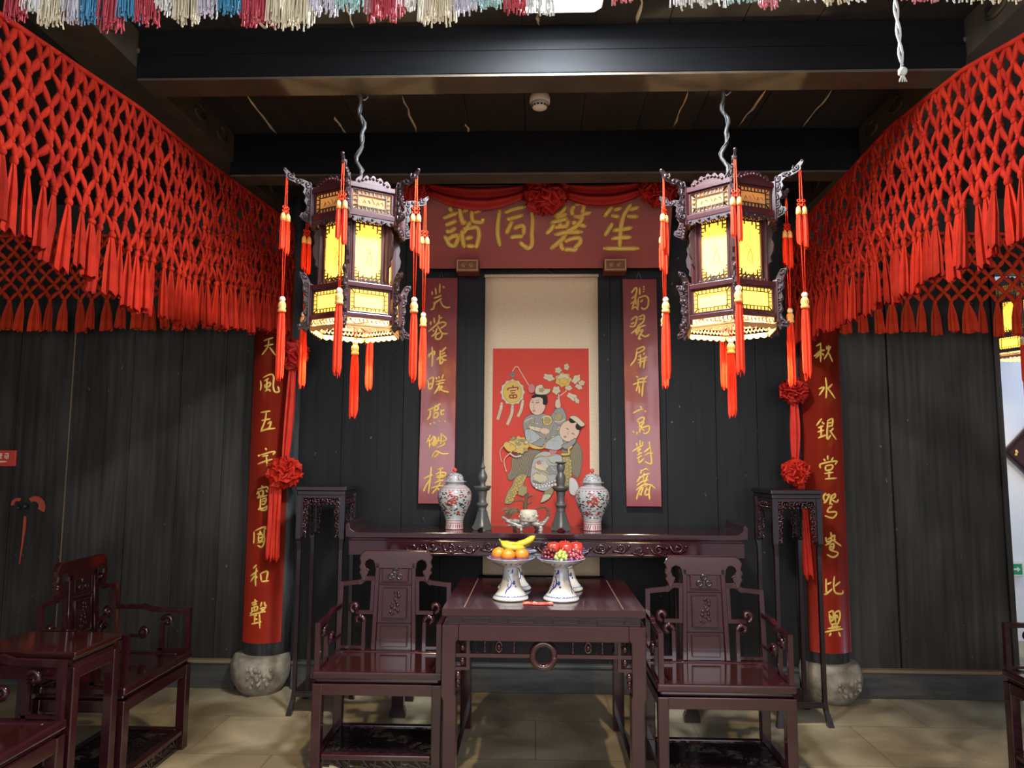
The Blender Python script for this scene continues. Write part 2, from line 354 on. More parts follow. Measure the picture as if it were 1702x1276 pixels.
GLYPHS = {
'plaque': [
 '-611,3302 -587,3259;-656,3214 -612,3230 -548,3254;-640,3164 -601,3177 -555,3198;-634,3121 -595,3121 -559,3147;-641,3092 -620,3052 -604,3026 -573,3015 -555,3036 -537,3089;-620,3055 -584,3083 -535,3094;-533,3299 -529,3238 -513,3179;-514,3261 -473,3283;-526,3171 -487,3195;-452,3282 -449,3221 -435,3192 -378,3186 -376,3218;-441,3253 -384,3274;-461,3195 -481,3147 -512,3099;-512,3134 -517,3089 -500,3001;-512,3134 -471,3141 -414,3146 -398,3099 -408,3035 -423,2996;-496,3067 -439,3078;-490,3015 -428,3013',
 '-255,3273 -267,3183 -269,3098 -253,3011;-221,3251 -157,3278 -69,3296;-38,3269 -26,3208 -32,3102 -30,3028 -53,2997 -83,3012 -120,3042;-210,3201 -156,3217 -89,3235;-167,3193 -192,3140 -210,3098;-161,3133 -120,3154 -88,3153 -91,3089;-184,3074 -135,3081 -89,3080',
 '209,3302 178,3260 122,3223;127,3212 173,3228 214,3241;96,3181 158,3194 219,3209;122,3175 101,3133 65,3096;122,3143 168,3149 209,3159 220,3201;163,3180 168,3143;266,3307 245,3265 255,3227;266,3304 312,3317 329,3296 312,3238;255,3226 302,3222 333,3242 363,3248 366,3264;240,3182 281,3174;327,3232 307,3190 271,3148 199,3111;281,3164 347,3152;122,3090 209,3109 322,3111;209,3095 158,3043 96,2991;168,3048 173,3004 193,2985;193,3042 245,3063 296,3068 302,3037 270,3000 280,2978;188,2985 234,2987 280,2979',
 '528,3300 497,3258 466,3216;533,3265 589,3284;517,3226 573,3218;658,3315 625,3267 599,3215 580,3125 573,2999;640,3267 712,3288;624,3220 706,3219;529,3178 501,3131 470,3081;526,3120 593,3128 664,3140;515,3060 582,3070 658,3072;459,2994 566,2991 708,2993',
],
'lc': [
 '-730,2716 -730,2689;-707,2740 -702,2689;-677,2770 -678,2701;-656,2752 -643,2738;-719,2664 -690,2675 -663,2686;-722,2629 -692,2646 -660,2666;-675,2656 -709,2629 -718,2595 -740,2581;-673,2652 -656,2615 -629,2599 -601,2602',
 '-737,2502 -736,2475;-714,2528 -710,2488;-678,2548 -676,2527 -654,2528;-677,2527 -687,2488 -752,2428;-687,2482 -660,2495 -634,2491 -634,2475 -670,2450;-690,2472 -673,2442 -653,2415 -616,2415;-719,2442 -714,2427;-691,2455 -705,2415 -731,2392;-671,2422 -695,2408 -701,2382 -682,2374 -662,2388 -656,2415',
 '-752,2257 -742,2266 -707,2289 -709,2259;-743,2274 -745,2246;-724,2322 -721,2249 -723,2180;-683,2234 -657,2249 -621,2262;-667,2299 -668,2249 -666,2201 -643,2223;-664,2282 -625,2319;-660,2266 -631,2282;-663,2249 -643,2229 -620,2228;-690,2226 -676,2249',
 '-753,2091 -746,2064 -742,2022;-746,2093 -713,2107 -716,2071 -725,2024;-742,2058 -723,2065;-742,2025 -725,2030;-694,2111 -687,2091;-674,2117 -671,2097;-642,2130 -654,2097;-697,2076 -628,2091;-693,2057 -634,2071;-667,2078 -679,2032 -705,1992;-683,2037 -647,2045 -673,2012;-673,2032 -640,2012 -602,2003',
 '-746,1880 -703,1896 -658,1926;-729,1886 -732,1841 -751,1812;-696,1903 -703,1866;-700,1913 -677,1903 -677,1887 -700,1872;-703,1857 -677,1861 -680,1835 -706,1827 -703,1857;-654,1887 -654,1848 -631,1854;-651,1870 -631,1884;-731,1789 -724,1775;-705,1799 -698,1785;-669,1809 -663,1794;-634,1809 -622,1795',
 '-726,1711 -751,1653;-732,1679 -731,1621;-726,1666 -703,1698 -700,1673 -722,1639;-707,1705 -697,1679 -706,1634 -686,1647;-690,1698 -689,1634;-687,1660 -654,1673;-652,1724 -654,1647;-645,1712 -615,1679 -648,1660;-679,1621 -634,1641 -628,1660;-668,1699 -680,1647;-714,1557 -692,1595 -673,1595 -640,1579 -600,1580;-666,1595 -679,1570 -701,1555',
 '-767,1409 -735,1425 -706,1438;-716,1492 -724,1396 -733,1310;-728,1403 -762,1339 -759,1325;-674,1473 -632,1483;-686,1441 -651,1451 -618,1448 -631,1422 -683,1418;-680,1429 -625,1435;-655,1483 -654,1429 -669,1384;-692,1381 -631,1403;-714,1345 -675,1358 -624,1365;-650,1390 -675,1346 -707,1310;-672,1346 -652,1327 -636,1308',
],
'rc': [
 '660,2699 683,2726;674,2726 698,2733 689,2666 662,2580;660,2659 696,2686;656,2623 696,2653;662,2586 688,2600 708,2578;719,2739 719,2685;745,2747 750,2738;745,2730 750,2721;742,2713 748,2705;709,2666 705,2593;709,2665 754,2679 777,2659 773,2606 747,2585 727,2599;721,2633 741,2653;686,2693 692,2613',
 '655,2507 688,2533 697,2520 680,2467 645,2464;654,2480 681,2493;707,2528 746,2543 742,2500 710,2472;707,2513 739,2520;657,2414 706,2454 758,2473;713,2480 693,2434 686,2414;719,2454 692,2401;706,2426 738,2440 715,2401 708,2375 726,2381;712,2414 751,2393 784,2409',
 '688,2301 737,2322 743,2302 694,2275;694,2296 684,2237 648,2190;703,2250 723,2269;749,2283 736,2262;697,2229 765,2250;700,2209 761,2230;720,2256 715,2178;754,2260 745,2217 738,2170',
 '686,2119 702,2105;766,2121 740,2092;692,2092 753,2106;662,2059 708,2074 759,2080;701,2093 698,2054 684,2014;740,2100 730,2035 726,1975;707,2054 707,1996',
 '660,1860 699,1881 734,1891;712,1913 721,1896;742,1882 751,1870;688,1812 711,1830 737,1833 730,1807 701,1793;691,1813 704,1788 707,1761;704,1788 736,1801 710,1762 742,1769 771,1775 770,1743 748,1722 729,1730;709,1762 706,1729;723,1756 726,1742;662,1743 665,1725;687,1736 690,1716;732,1751 737,1740',
 '683,1663 686,1634;709,1679 708,1640;728,1672 721,1646;654,1601 696,1628 734,1647;686,1602 715,1621;685,1575 721,1596;697,1628 701,1577;682,1553 724,1577;698,1570 701,1524 733,1558;769,1673 778,1602 783,1525 764,1520 739,1535;733,1595 766,1621 782,1628;739,1575 765,1590 797,1590',
 '713,1481 709,1448;716,1469 745,1485 758,1474;680,1394 712,1431 770,1456;706,1437 693,1399;731,1456 724,1399;680,1372 718,1399 763,1412;757,1443 730,1380;676,1341 718,1374 756,1387;718,1374 692,1323 678,1278;692,1334 724,1361 704,1304;688,1323 717,1309;730,1366 768,1380 807,1354;772,1374 764,1324 767,1278;736,1341 762,1349;749,1361 736,1311 768,1317',
],
'colL': [
 '-1864,2344 -1796,2366;-1859,2307 -1794,2321;-1828,2353 -1834,2300 -1875,2245;-1822,2300 -1777,2241',
 '-1878,2072 -1872,2031 -1877,2001;-1858,2090 -1806,2112 -1785,2096 -1786,2031 -1773,1993 -1748,1997 -1758,2033;-1849,2066 -1817,2084;-1844,2039 -1808,2056 -1811,2031 -1839,2022 -1844,2043;-1828,2080 -1830,2007;-1842,1997 -1814,2007 -1803,1993',
 '-1865,1852 -1796,1862;-1858,1796 -1794,1810;-1824,1854 -1834,1790 -1859,1725;-1863,1724 -1815,1738 -1761,1746;-1813,1774 -1793,1790 -1800,1750 -1820,1740',
 '-1823,1614 -1813,1597;-1870,1569 -1866,1552;-1866,1561 -1764,1589 -1772,1565;-1843,1555 -1798,1563;-1873,1504 -1822,1522 -1770,1538;-1814,1560 -1804,1492',
 '-1838,1362 -1827,1352;-1866,1335 -1803,1354 -1789,1334;-1871,1302 -1859,1323 -1852,1291 -1867,1284;-1850,1323 -1827,1329 -1826,1298 -1848,1290;-1808,1335 -1793,1317;-1867,1277 -1794,1298;-1841,1279 -1842,1216 -1857,1202;-1838,1266 -1803,1279 -1811,1241 -1833,1240;-1834,1256 -1809,1260;-1857,1202 -1810,1216 -1791,1229 -1803,1201 -1841,1199',
 '-1880,1058 -1878,1015 -1880,976;-1871,1063 -1805,1090 -1793,1071;-1805,1082 -1806,1034 -1801,997 -1819,958 -1851,968;-1857,1038 -1822,1052;-1844,1034 -1819,1040 -1820,1003 -1842,995 -1844,1034;-1840,1015 -1821,1021;-1852,983 -1804,997;-1833,1065 -1838,1040',
 '-1849,842 -1876,815;-1893,766 -1838,805;-1850,823 -1855,762 -1851,702;-1859,774 -1892,729;-1856,774 -1841,754;-1821,787 -1813,736;-1818,785 -1776,799 -1781,743;-1813,733 -1764,738',
 '-1852,621 -1847,583;-1879,589 -1833,609;-1873,577 -1835,590;-1875,566 -1871,535 -1886,522;-1875,558 -1834,572 -1837,548 -1871,540;-1854,578 -1853,543;-1804,603 -1812,571;-1788,603 -1784,585 -1773,573;-1818,559 -1774,567;-1814,535 -1780,559;-1812,559 -1779,535;-1889,510 -1826,530 -1778,542;-1857,510 -1832,517;-1853,486 -1828,493;-1848,517 -1849,467;-1871,458 -1824,469 -1801,475;-1817,536 -1811,432',
],
'colR': [
 '1899,2328 1866,2306;1851,2238 1889,2272 1921,2280;1895,2320 1890,2198;1889,2260 1860,2226;1901,2260 1913,2242;1934,2308 1936,2282;1965,2308 1944,2274;1949,2316 1944,2268 1913,2218;1944,2268 1974,2203',
 '1918,2097 1923,2030 1916,1957;1872,2020 1907,2030 1873,1977;1966,2054 1930,2020;1927,2030 1983,1957',
 '1884,1825 1850,1777;1883,1802 1899,1785;1858,1761 1894,1775;1854,1734 1896,1747;1878,1778 1876,1707;1856,1695 1908,1716;1918,1808 1957,1822 1951,1769;1921,1793 1952,1798;1920,1769 1955,1779;1922,1810 1913,1691 1939,1716;1931,1747 1980,1684;1962,1763 1938,1738',
 '1913,1584 1912,1552;1885,1561 1896,1544;1951,1569 1935,1548;1864,1497 1869,1526 1973,1546 1960,1521;1895,1513 1941,1519 1936,1492 1898,1486 1897,1515;1885,1463 1947,1472;1917,1491 1915,1430;1888,1428 1970,1434',
 '1893,1338 1876,1317 1880,1284;1890,1321 1914,1328 1891,1285 1874,1273;1924,1316 1952,1333 1951,1312 1929,1296 1960,1279 1978,1297;1927,1323 1918,1285 1912,1262;1912,1274 1934,1263;1900,1236 1928,1253;1903,1237 1899,1215 1952,1216 1952,1194 1924,1177 1878,1191',
 '1913,1088 1914,1060;1880,1056 1881,1035 1889,1018;1890,1039 1936,1067 1932,1039;1881,1023 1945,1040;1917,1061 1908,1024 1875,1002;1921,1040 1955,1014 1984,997;1901,1002 1928,1014 1924,982 1903,976 1904,1003;1906,991 1925,995;1903,971 1954,956 1944,935 1914,928 1882,945',
 '1872,791 1870,738 1871,696;1876,753 1904,770;1857,690 1874,697 1908,728;1925,807 1918,755 1924,708 1953,695 1980,698 1981,717;1923,743 1965,771',
 '1877,576 1906,588 1907,541 1888,519;1882,572 1890,509;1887,562 1900,540;1916,577 1948,588 1953,552 1934,504;1919,578 1921,509;1929,567 1937,541;1887,504 1946,511;1897,488 1934,495;1870,478 1956,490;1900,505 1896,462;1932,505 1927,463;1853,454 1912,469 1971,475;1890,453 1878,431;1938,459 1951,427',
],
}

# ================================================================== THE SETTING
CZ = 3.385
b = MB().box(-4.4, 6.6, -1.5, 6.62, -0.06, 0.0)
structure(b.build('floor', FLOORM), 'worn olive-tan stone slab floor')
b = MB()
b.box(-4.4, 6.6, 0.3, 5.06, CZ + 0.03, CZ + 0.06)
xs = [-4.4 + 0.31 * i for i in range(36)]
for i, x in enumerate(xs):
    b.box(x, x + 0.306, 0.3, 5.06, CZ + R.uniform(0, 0.004), CZ + 0.04)
for p, q in (((-1.477, 3.464), (-1.482, 3.90)), ((-0.685, 3.483), (-0.676, 3.90)), ((-1.095, 3.70), (-1.085, 3.90)), ((0.756, 3.473), (0.761, 3.864)), ((1.147, 3.465), (1.116, 3.857)),
             ((1.469, 3.472), (1.475, 3.879)), ((-1.187, 2.80), (-1.166, 2.90)), ((-0.775, 2.72), (-0.78, 2.90)), ((0.416, 2.62), (0.426, 2.90)), ((0.007, 2.80), (0.008, 2.90)), ((-0.389, 3.80), (-0.384, 3.90))):
    n = 6
    pts = [Vector((p[0] + (q[0] - p[0]) * i / n + R.uniform(-.006, .006), p[1] + (q[1] - p[1]) * i / n, CZ - 0.002)) for i in range(n + 1)]
    b.tube(pts, [0.001] + [R.uniform(0.003, 0.009) for _ in range(n - 1)] + [0.001], 4, 1)
structure(b.build('ceiling', [CEILM, CRACK_LIGHT]), 'sooty dark ceiling boards with daylight cracks painted as pale strips')
structure(MB().box(-4.4, 6.6, 5.06, 6.62, 3.45, 3.5).build('ceiling_side_room', WHITEW), 'white ceiling of the side room')

b = MB()
def planks(x0, x1, cuts, z0=0.16, z1=CZ, mi=0):
    e = [x0] + cuts + [x1]
    for a, c in zip(e, e[1:]): b.box(a + 0.002, c - 0.002, 5.02 + R.uniform(0, 0.003), 5.06, z0, z1, mi)
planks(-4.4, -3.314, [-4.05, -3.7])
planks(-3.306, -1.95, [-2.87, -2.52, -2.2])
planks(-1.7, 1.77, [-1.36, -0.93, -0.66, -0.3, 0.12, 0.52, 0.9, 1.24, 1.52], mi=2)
planks(2.04, 2.411, [])
planks(2.423, 3.165, [])
b.box(-3.314, -3.306, 5.021, 5.05, 0.16, CZ, 1)
b.box(-4.4, 3.165, 5.045, 5.075, 0.0, CZ)
b.box(3.135, 3.17, 5.0, 5.16, 0.0, CZ)
b.box(3.17, 6.6, 5.02, 5.16, 2.86, CZ)
structure(b.build('wall_back', [WALLS, GAPW, WALL_SHADED]), 'sooty dark plank wall with door seams, shade painted into the centre planks')
for nm, x0, x1 in (('baseboard_left', -4.4, -2.03), ('baseboard_back', -1.65, 1.74), ('baseboard_right', 2.1, 3.17)):
    b = MB().box(x0, x1, 4.985, 5.03, 0.0, 0.165).box(x0, x1, 4.972, 5.03, 0.165, 0.185, 1)
    structure(b.build(nm, [BASEB, BASEB if nm == 'baseboard_back' else GAPW], bevel=0.004), 'worn dark plank base along the wall')
structure(MB().box(-4.46, -4.4, -1.5, 5.1, 0, CZ).build('wall_left', WALLM), 'dark plank side wall')
structure(MB().box(6.6, 6.66, -1.5, 6.62, 0, 3.5).build('wall_right', WHITEW), 'pale side wall')
structure(MB().box(2.6, 6.6, 6.6, 6.66, 0, 3.5).build('wall_side_room', WHITEW), 'daylit white wall of the side room')
structure(MB().box(3.1, 3.16, 5.16, 6.6, 0, 3.5).build('wall_side_room_return', WHITEW), 'white return wall of the side room')

def beam(name, x0, x1, y0, y1, z0, z1, lab):
    m = MB().box(x0, x1, y0, y1, z0 + 0.012, z1).box(x0, x1, y0 + 0.004, y1, z0, z0 + 0.012, 1)
    m.box(x0, x1, y0 - 0.004, y0, z0 + (z1 - z0) * 0.50, z0 + (z1 - z0) * 0.53)
    return structure(m.build(name, [BEAMM, BEAMB], bevel=0.006), lab)
beam('trim_1', -1.72, 1.78, 2.90, 3.05, 3.160, CZ, 'dark ceiling beam carrying the lanterns')
beam('trim_2', -1.74, 1.79, 3.90, 4.04, 3.135, CZ, 'second dark ceiling beam behind the lanterns')
for nm, x0, x1 in (('trim_3', -1.95, -1.725), ('trim_4', 1.785, 2.03)):
    m = MB().box(x0, x1, 0.3, 5.02, 3.22, CZ)
    xe = x1 if x1 < 0 else x0; s = 1 if x1 < 0 else -1
    for k in range(17):
        y = 0.6 + 0.26 * k
        P = [Vector((xe + s * 0.004, y + 0.10 * math.sin(t * 0.9) * (1 - t / 9), 3.30 + 0.045 * math.cos(t * 0.9) * (1 - t / 9))) for t in range(8)]
        m.tube(P, 0.009, 5)
    structure(m.build(nm, BEAMB), 'carved brown side beam above the red net')
for x in (-1.82, 1.905):
    m = MB().lathe([(0.155, 0.25), (0.16, 0.8), (0.16, CZ)], 40, (x, 5.0, 0))
    structure(m.build('column', COLM), 'sooty round timber column')
def plinth(x, lab):
    m = MB().lathe([(0.125, 0.0), (0.15, 0.03), (0.182, 0.09), (0.193, 0.15), (0.190, 0.20), (0.178, 0.235), (0.165, 0.25), (0.150, 0.25)], 48, (x, 4.955, 0),
                   mod=lambda a, z: 1 + 0.012 * math.sin(3 * a + 20 * z))
    for k in range(26):
        a = -PI / 2 + R.uniform(-0.1, 0.75); z = R.uniform(0.07, 0.21)
        rr = 0.183 + (0.008 if 0.1 < z < 0.19 else -0.008)
        m.ball((x + rr * math.cos(a), 4.955 + rr * math.sin(a), z), R.uniform(0.008, 0.018), 6, 0, (1, 1, 1.2))
    o = m.build('column_base', STONE)
    return tag(o, lab, 'column base', 'carved stone column bases')
plinth(-1.84, 'bulbous carved stone base under the left column, in full view')
plinth(1.925, 'bulbous stone base under the right column, partly behind a flower stand leg')

# ================================================================== LAMPS AND CEILING THINGS
t = thing('ceiling_lamp', (0.09, 2.5, CZ), 'bright white panel lamp on the ceiling above the front beam', 'lamp')
def octo(x, y, c): return [(-x + c, -y), (x - c, -y), (x, -y + c), (x, y - c), (x - c, y), (-x + c, y), (-x, y - c), (-x, -y + c)]
m = MB().prism(octo(0.17, 0.235, 0.03), lambda u, v, w: Vector((u, v, -0.028 + w)), 0.056)
m.build('lamp_frame', WHITEP, t, bevel=0.004)
MB().prism(octo(0.150, 0.215, 0.025), lambda u, v, w: Vector((u, v, -0.0585 + w)), 0.004).build('diffuser', emit('lamp_glow', (0.84, 0.92, 1.0), LAMP_STRENGTH), t)

t = thing('smoke_detector', (0.016, 3.5, CZ), 'round off-white smoke detector on the dark ceiling between the two lanterns', 'smoke detector')
m = MB().lathe([(0.045, -0.044), (0.052, -0.040), (0.052, -0.015), (0.05, -0.009), (0.047, 0)], 32)
m.build('mount', WHITEP, t)
MB().lathe([(0.004, -0.073), (0.028, -0.071), (0.036, -0.066), (0.048, -0.0438), (0.046, -0.043)], 32).build('sensor_head', WHITEP, t)
m = MB()
for k in range(14):
    a = 2 * PI * k / 14
    m.beam((0.040 * math.cos(a - .13), 0.040 * math.sin(a - .13), -0.061), (0.040 * math.cos(a + .13), 0.040 * math.sin(a + .13), -0.061), 0.006, 0.006)
m.build('slots', DARKP, t)

m = MB()
for s in (0, PI):
    m.tube([Vector((0.985 + 0.035 * i / 40 + 0.0045 * math.cos(i * 0.9 + s), 1.95 + 0.0045 * math.sin(i * 0.9 + s), CZ - 0.74 * i / 40)) for i in range(41)], 0.0035, 6)
m.ball((1.021, 1.95, CZ - 0.755), 0.013, 8)
for k in range(7): m.tube([(1.021, 1.95, CZ - 0.76), (1.021 + R.uniform(-.012, .012), 1.95, CZ - 0.785)], 0.002, 4)
tag(m.build('twisted_cord', ROPEW), 'white twisted cord hanging with a knotted end before the front beam', 'cord')

# fringe of coloured thread bunches, each bunch a part
t = thing('thread_fringe', (0, 1.9, 2.98), 'long fringe of white, cream, blue and red thread bunches across the top', 'fringe')
m = MB().tube([(-2.3, 0.02, 0.0), (-1.0, 0.02, 0.004), (0.3, 0.02, -0.002), (1.5, 0.02, 0.003), (2.3, 0.02, 0)], 0.012, 8)
m.build('header_cord', FR['c'], t)
FRL = ((-30, 0, 'r', 20), (0, 32, 'w', 12), (32, 70, 'c', 36), (70, 98, 'l', 28), (98, 133, 'b', 27), (133, 170, 'r', 43), (170, 196, 'b', 28), (196, 233, 'r', 36), (233, 265, 'w', 13),
       (265, 302, 'c', 34), (302, 343, 'l', 21), (343, 378, 'b', 15), (378, 427, 'r', 40), (427, 500, 'c', 43), (500, 545, 'l', 20), (545, 597, 't', 13), (597, 655, 'r', 31), (655, 690, 'w', 12),
       (690, 742, 'c', 41), (742, 780, 'l', 20), (780, 828, 't', 10), (828, 866, 'r', 22), (866, 912, 'w', 22), (912, 1010, 'c', -30), (1010, 1050, 'p', 2), (1050, 1112, 'w', -12), (1112, 1150, 'w', 13), (1150, 1210, 'w', 10),
       (1210, 1262, 't', 6), (1262, 1292, 'p', 17), (1292, 1360, 'l', 2), (1360, 1400, 'c', 11), (1400, 1445, 'w', 9), (1445, 1498, 'b', -6), (1498, 1550, 'p', 11), (1550, 1612, 'w', 9), (1612, 1705, 'c', 12), (1705, 1740, 'r', 12))
for x0, x1, cc, yb in FRL:
    m = MB(); X0 = (x0 - 885) * 0.001607 * 1.03; X1 = (x1 - 885) * 0.001607 * 1.03
    zb = 2.826 - (yb) * 0.00150
    for k in range(max(8, int((x1 - x0) * 1.5))):
        x = R.uniform(X0, X1); y = R.uniform(-0.02, 0.02); e = zb + abs(R.gauss(0, 0.022)) - 0.006
        bx = x + R.uniform(-.012, .012)
        m.tube([(x, y, 0.0), (x + (bx - x) * .4, y, -0.08), (bx, y + R.uniform(-.006, .006), e - 2.98 + 0.012), (bx, y, e - 2.98)], [0.0026, 0.0024, 0.0018, 0.003], 4)
    m.build('thread_bunch', FR[cc], t)

# ================================================================== RED KNOTTED NETS
def tassel_mesh(h, w, name, material, seed):
    rr = random.Random(seed); n = 14
    prof = [(0.0, 0.012), (0.06, 0.014), (0.15, 0.42), (0.45, 0.80), (0.97, 1.0), (1.0, 0.97)]
    m = MB(); vs = []; fs = []
    ph = [rr.uniform(0.72, 1.0) if j % 2 else rr.uniform(0.45, 0.62) for j in range(n)]
    ln = [rr.uniform(0.94, 1.03) for j in range(n)]
    for i, (q, s) in enumerate(prof):
        for j in range(n):
            a = 2 * PI * j / n; rad = (w * 0.5 * s * ph[j]) if i > 1 else 0.011
            vs.append((math.cos(a) * rad, math.sin(a) * rad * 0.5, -h * q * (ln[j] if i > 3 else 1)))
    for i in range(len(prof) - 1):
        for j in range(n): fs.append((i * n + j, (i + 1) * n + j, (i + 1) * n + (j + 1) % n, i * n + (j + 1) % n))
    m.add(vs, fs, 0, False)
    m.ball((0, 0, -0.008), 0.016, 8, 0, (1, .8, 1))
    return m.mesh(name, material)

def net(label, P, nrm, ncol, nrow, pitch, tas_h, tas_w, rs, material, ang, group, seed):
    """P(s, t): s metres along the cord, t 0..1 down the mesh; nrm: outward normal"""
    rr = random.Random(seed); N = Vector(nrm)
    c0 = P(pitch * ncol / 2, 0)
    t = thing('knotted_net', c0, label, 'net', group)
    O = Vector(c0); m = MB()
    top = [P(pitch * (i / 2), 0) - O for i in range(2 * ncol + 1)]
    m.tube(top, 0.012, 8)
    K = {}
    for j in range(nrow + 1):
        for i in range(ncol + 1):
            s = (i + (0.5 if j % 2 else 0)) * pitch
            if s > pitch * ncol + 1e-6: continue
            p = P(s + (rr.uniform(-.010, .010) if j else 0), j / nrow + (rr.uniform(-.012, .012) if j else 0)) - O + N * rr.uniform(-.008, .012)
            K[(i, j)] = p
            if j: m.ball(p, rr.uniform(0.0125, 0.0165) * rs, 6, 0, (1, 1, 1.1))
    for (i, j), p in K.items():
        for di in ((0, 1) if j % 2 else (-1, 0)):
            q = K.get((i + di, j + 1))
            if q is None: continue
            mid = p.lerp(q, 0.5) + N * rr.uniform(0.0, 0.012)
            w = 0.0135 * rs * rr.uniform(0.85, 1.15)
            m.tube([p, p.lerp(mid, 0.45) , mid, q.lerp(mid, 0.45), q], [w * .55, w * .95, w * 1.2, w * .95, w * .55], 6, 0, flat=tuple(N))
    m.build('mesh_work', material, t)
    variants = [tassel_mesh(tas_h, tas_w, 'tassel', material, seed + k) for k in range(5)]
    for (i, j), p in K.items():
        if j != nrow: continue
        o = bpy.data.objects.new('tassel', rr.choice(variants)); col.objects.link(o); o.parent = t
        o.location = p; o.rotation_euler = (rr.uniform(-.06, .06), rr.uniform(-.06, .06), ang + rr.uniform(-.35, .35))
        o.scale = (rr.uniform(.8, 1.2), rr.uniform(.8, 1.3), rr.uniform(.9, 1.06))
    return t
def lerp_tab(tab, y):
    for (a, p), (c, q) in zip(tab, tab[1:]):
        if y <= c or (c, q) == tab[-1]: return p + (q - p) * (y - a) / (c - a)
LT = ((1.65, 2.900), (2.10, 2.939), (2.89, 3.031), (3.57, 3.065), (4.85, 3.167)); LB = ((1.66, 2.290), (2.18, 2.278), (2.41, 2.252), (2.82, 2.184), (3.36, 2.189), (4.88, 2.410))
RT = ((1.88, 2.960), (2.43, 3.019), (2.78, 3.092), (3.37, 3.134), (4.65, 3.045)); RB = ((1.88, 2.300), (2.50, 2.312), (2.87, 2.318), (3.70, 2.311), (4.65, 2.302))
def PL(s, tt):
    y = 4.86 - s; z0 = lerp_tab(LT, y); z1 = lerp_tab(LB, y) + 0.235
    return Vector((-1.70 + 0.0 * s, y, z0 + (z1 - z0) * tt))
def PR(s, tt):
    y = 4.86 - s; z0 = lerp_tab(RT, y); z1 = lerp_tab(RB, y) + 0.235
    return Vector((1.692, y, z0 + (z1 - z0) * tt))
net('red knotted cloth net hung along the left side beam, tassels over the left wall', PL, (1, 0, 0), 45, 7, 0.067, 0.255, 0.090, 0.92, CLOTH, PI / 2, 'knotted nets on the side beams', 11)
net('red knotted cloth net hung along the right side beam, above the right column', PR, (-1, 0, 0), 41, 7, 0.067, 0.255, 0.090, 0.92, CLOTH, PI / 2, 'knotted nets on the side beams', 23)
net('smaller red diamond net across the left wall, behind the side net', lambda s, tt: Vector((-4.3 + s, 4.86, 3.10 - 0.46 * tt)), (0, -1, 0), 23, 8, 0.101, 0.225, 0.100, 1.0, CLOTHB, 0, 'knotted nets across the back wall', 31)
net('smaller red diamond net across the right wall and doorway, behind the side net', lambda s, tt: Vector((2.08 + s, 4.86, 3.10 - 0.47 * tt - 0.02 * s)), (0, -1, 0), 17, 8, 0.101, 0.225, 0.100, 1.0, CLOTHB, 0, 'knotted nets across the back wall', 37)

# ================================================================== PLAQUE, COUPLET BOARDS, SCROLL
PB, PT = Vector((0, 4.90, 2.862)), Vector((0, 4.665, 3.372))
pn = Vector((0, -(PT.z - PB.z), (PT.y - PB.y))).normalized()     # facing the room
def on_plaque(x, z, h):
    d = Vector((x, 4.87, z - 1.55)); k = (PB - Vector((0, 0, 1.55))).dot(pn) / d.dot(pn)
    return d * k + Vector((0, 0, 1.55)) + pn * (0.001 + h)
t = thing('name_plaque', (0.064, 4.93, 2.862), 'wide red plaque with four gold characters above the scroll', 'plaque')
O = Vector((0.064, 4.93, 2.862))
up = (PT - PB).normalized()
m = MB()
def pq(u, v, w): return PB + up * v - pn * (0.016 + w) + Vector((u, 0, 0)) - O
m.prism([(-0.785, 0), (0.912, 0), (0.912, (PT - PB).length), (-0.785, (PT - PB).length)], pq, 0.03)
m.build('panel', PLAQM, t, bevel=0.003)
for g in GLYPHS['plaque']:
    brush(MB(), g, 0.034, lambda x, z, h: on_plaque(x, z, h) - O, 0.022).build('character', GOLD, t)
for x0 in (-0.545, 0.460):
    m = MB().box(x0, x0 + 0.151, 4.80, 4.93, 2.815, 2.900)
    fr = [(x0 + .008, 2.825), (x0 + .143, 2.825), (x0 + .143, 2.892), (x0 + .008, 2.892), (x0 + .008, 2.825)]
    m.path([Vector((x, 4.797, z)) for x, z in fr], 0.008, 0.008, (0, 1, 0), 1)
    for sx in (0.05, 0.10):
        for k in range(3):
            m.tube(spiral((x0 + sx, 2.858), 0.020 - 0.004 * k, 0.8, lambda u, v: Vector((u, 4.798, v)), 8, k * 2.1), 0.0035, 4, 1)
    tag(m.build('plaque_bracket', [REDCARV, GOLDD]), 'small carved gilt bracket under the plaque, above the ' + ('left' if x0 < 0 else 'right') + ' couplet board', 'bracket', 'gilt plaque brackets')

def wall_board(x0t, x1t, x0b, x1b, zt, zb, glyphs, lab):
    o = Vector(((x0b + x1b) / 2, 4.98, zb)); t = thing('couplet_board', o, lab, 'couplet board', 'couplet boards on the black wall')
    m = MB().prism([(x0b, zb), (x1b, zb), (x1t, zt), (x0t, zt)], lambda u, v, w: Vector((u, 4.98 + w, v)) - o, 0.03)
    m.build('board', BOARDW, t, bevel=0.003)
    m = MB(); c = (x0t + x1t) / 2
    m.tube([(c - .02, 4.985, zt - .01), (c, 5.0, zt + .06), (c + .02, 4.985, zt - .01)], 0.002, 4); m.v = [v - o for v in m.v]
    m.build('hanging_wire', STEEL, t)
    for g in glyphs: brush(MB(), g, 0.0125, lambda x, z, h: Vector((x * (4.963 / 4.95), 4.9645 - h, 1.55 + (z - 1.55) * (4.963 / 4.95))) - o, 0.005).build('character', GOLD, t)
    return t
wall_board(-0.792, -0.553, -0.806, -0.556, 2.815, 1.240, GLYPHS['lc'], 'narrow crimson board with gold characters, left of the hanging scroll')
wall_board(0.601, 0.839, 0.612, 0.850, 2.803, 1.232, GLYPHS['rc'], 'narrow crimson board with gold characters, right of the hanging scroll')

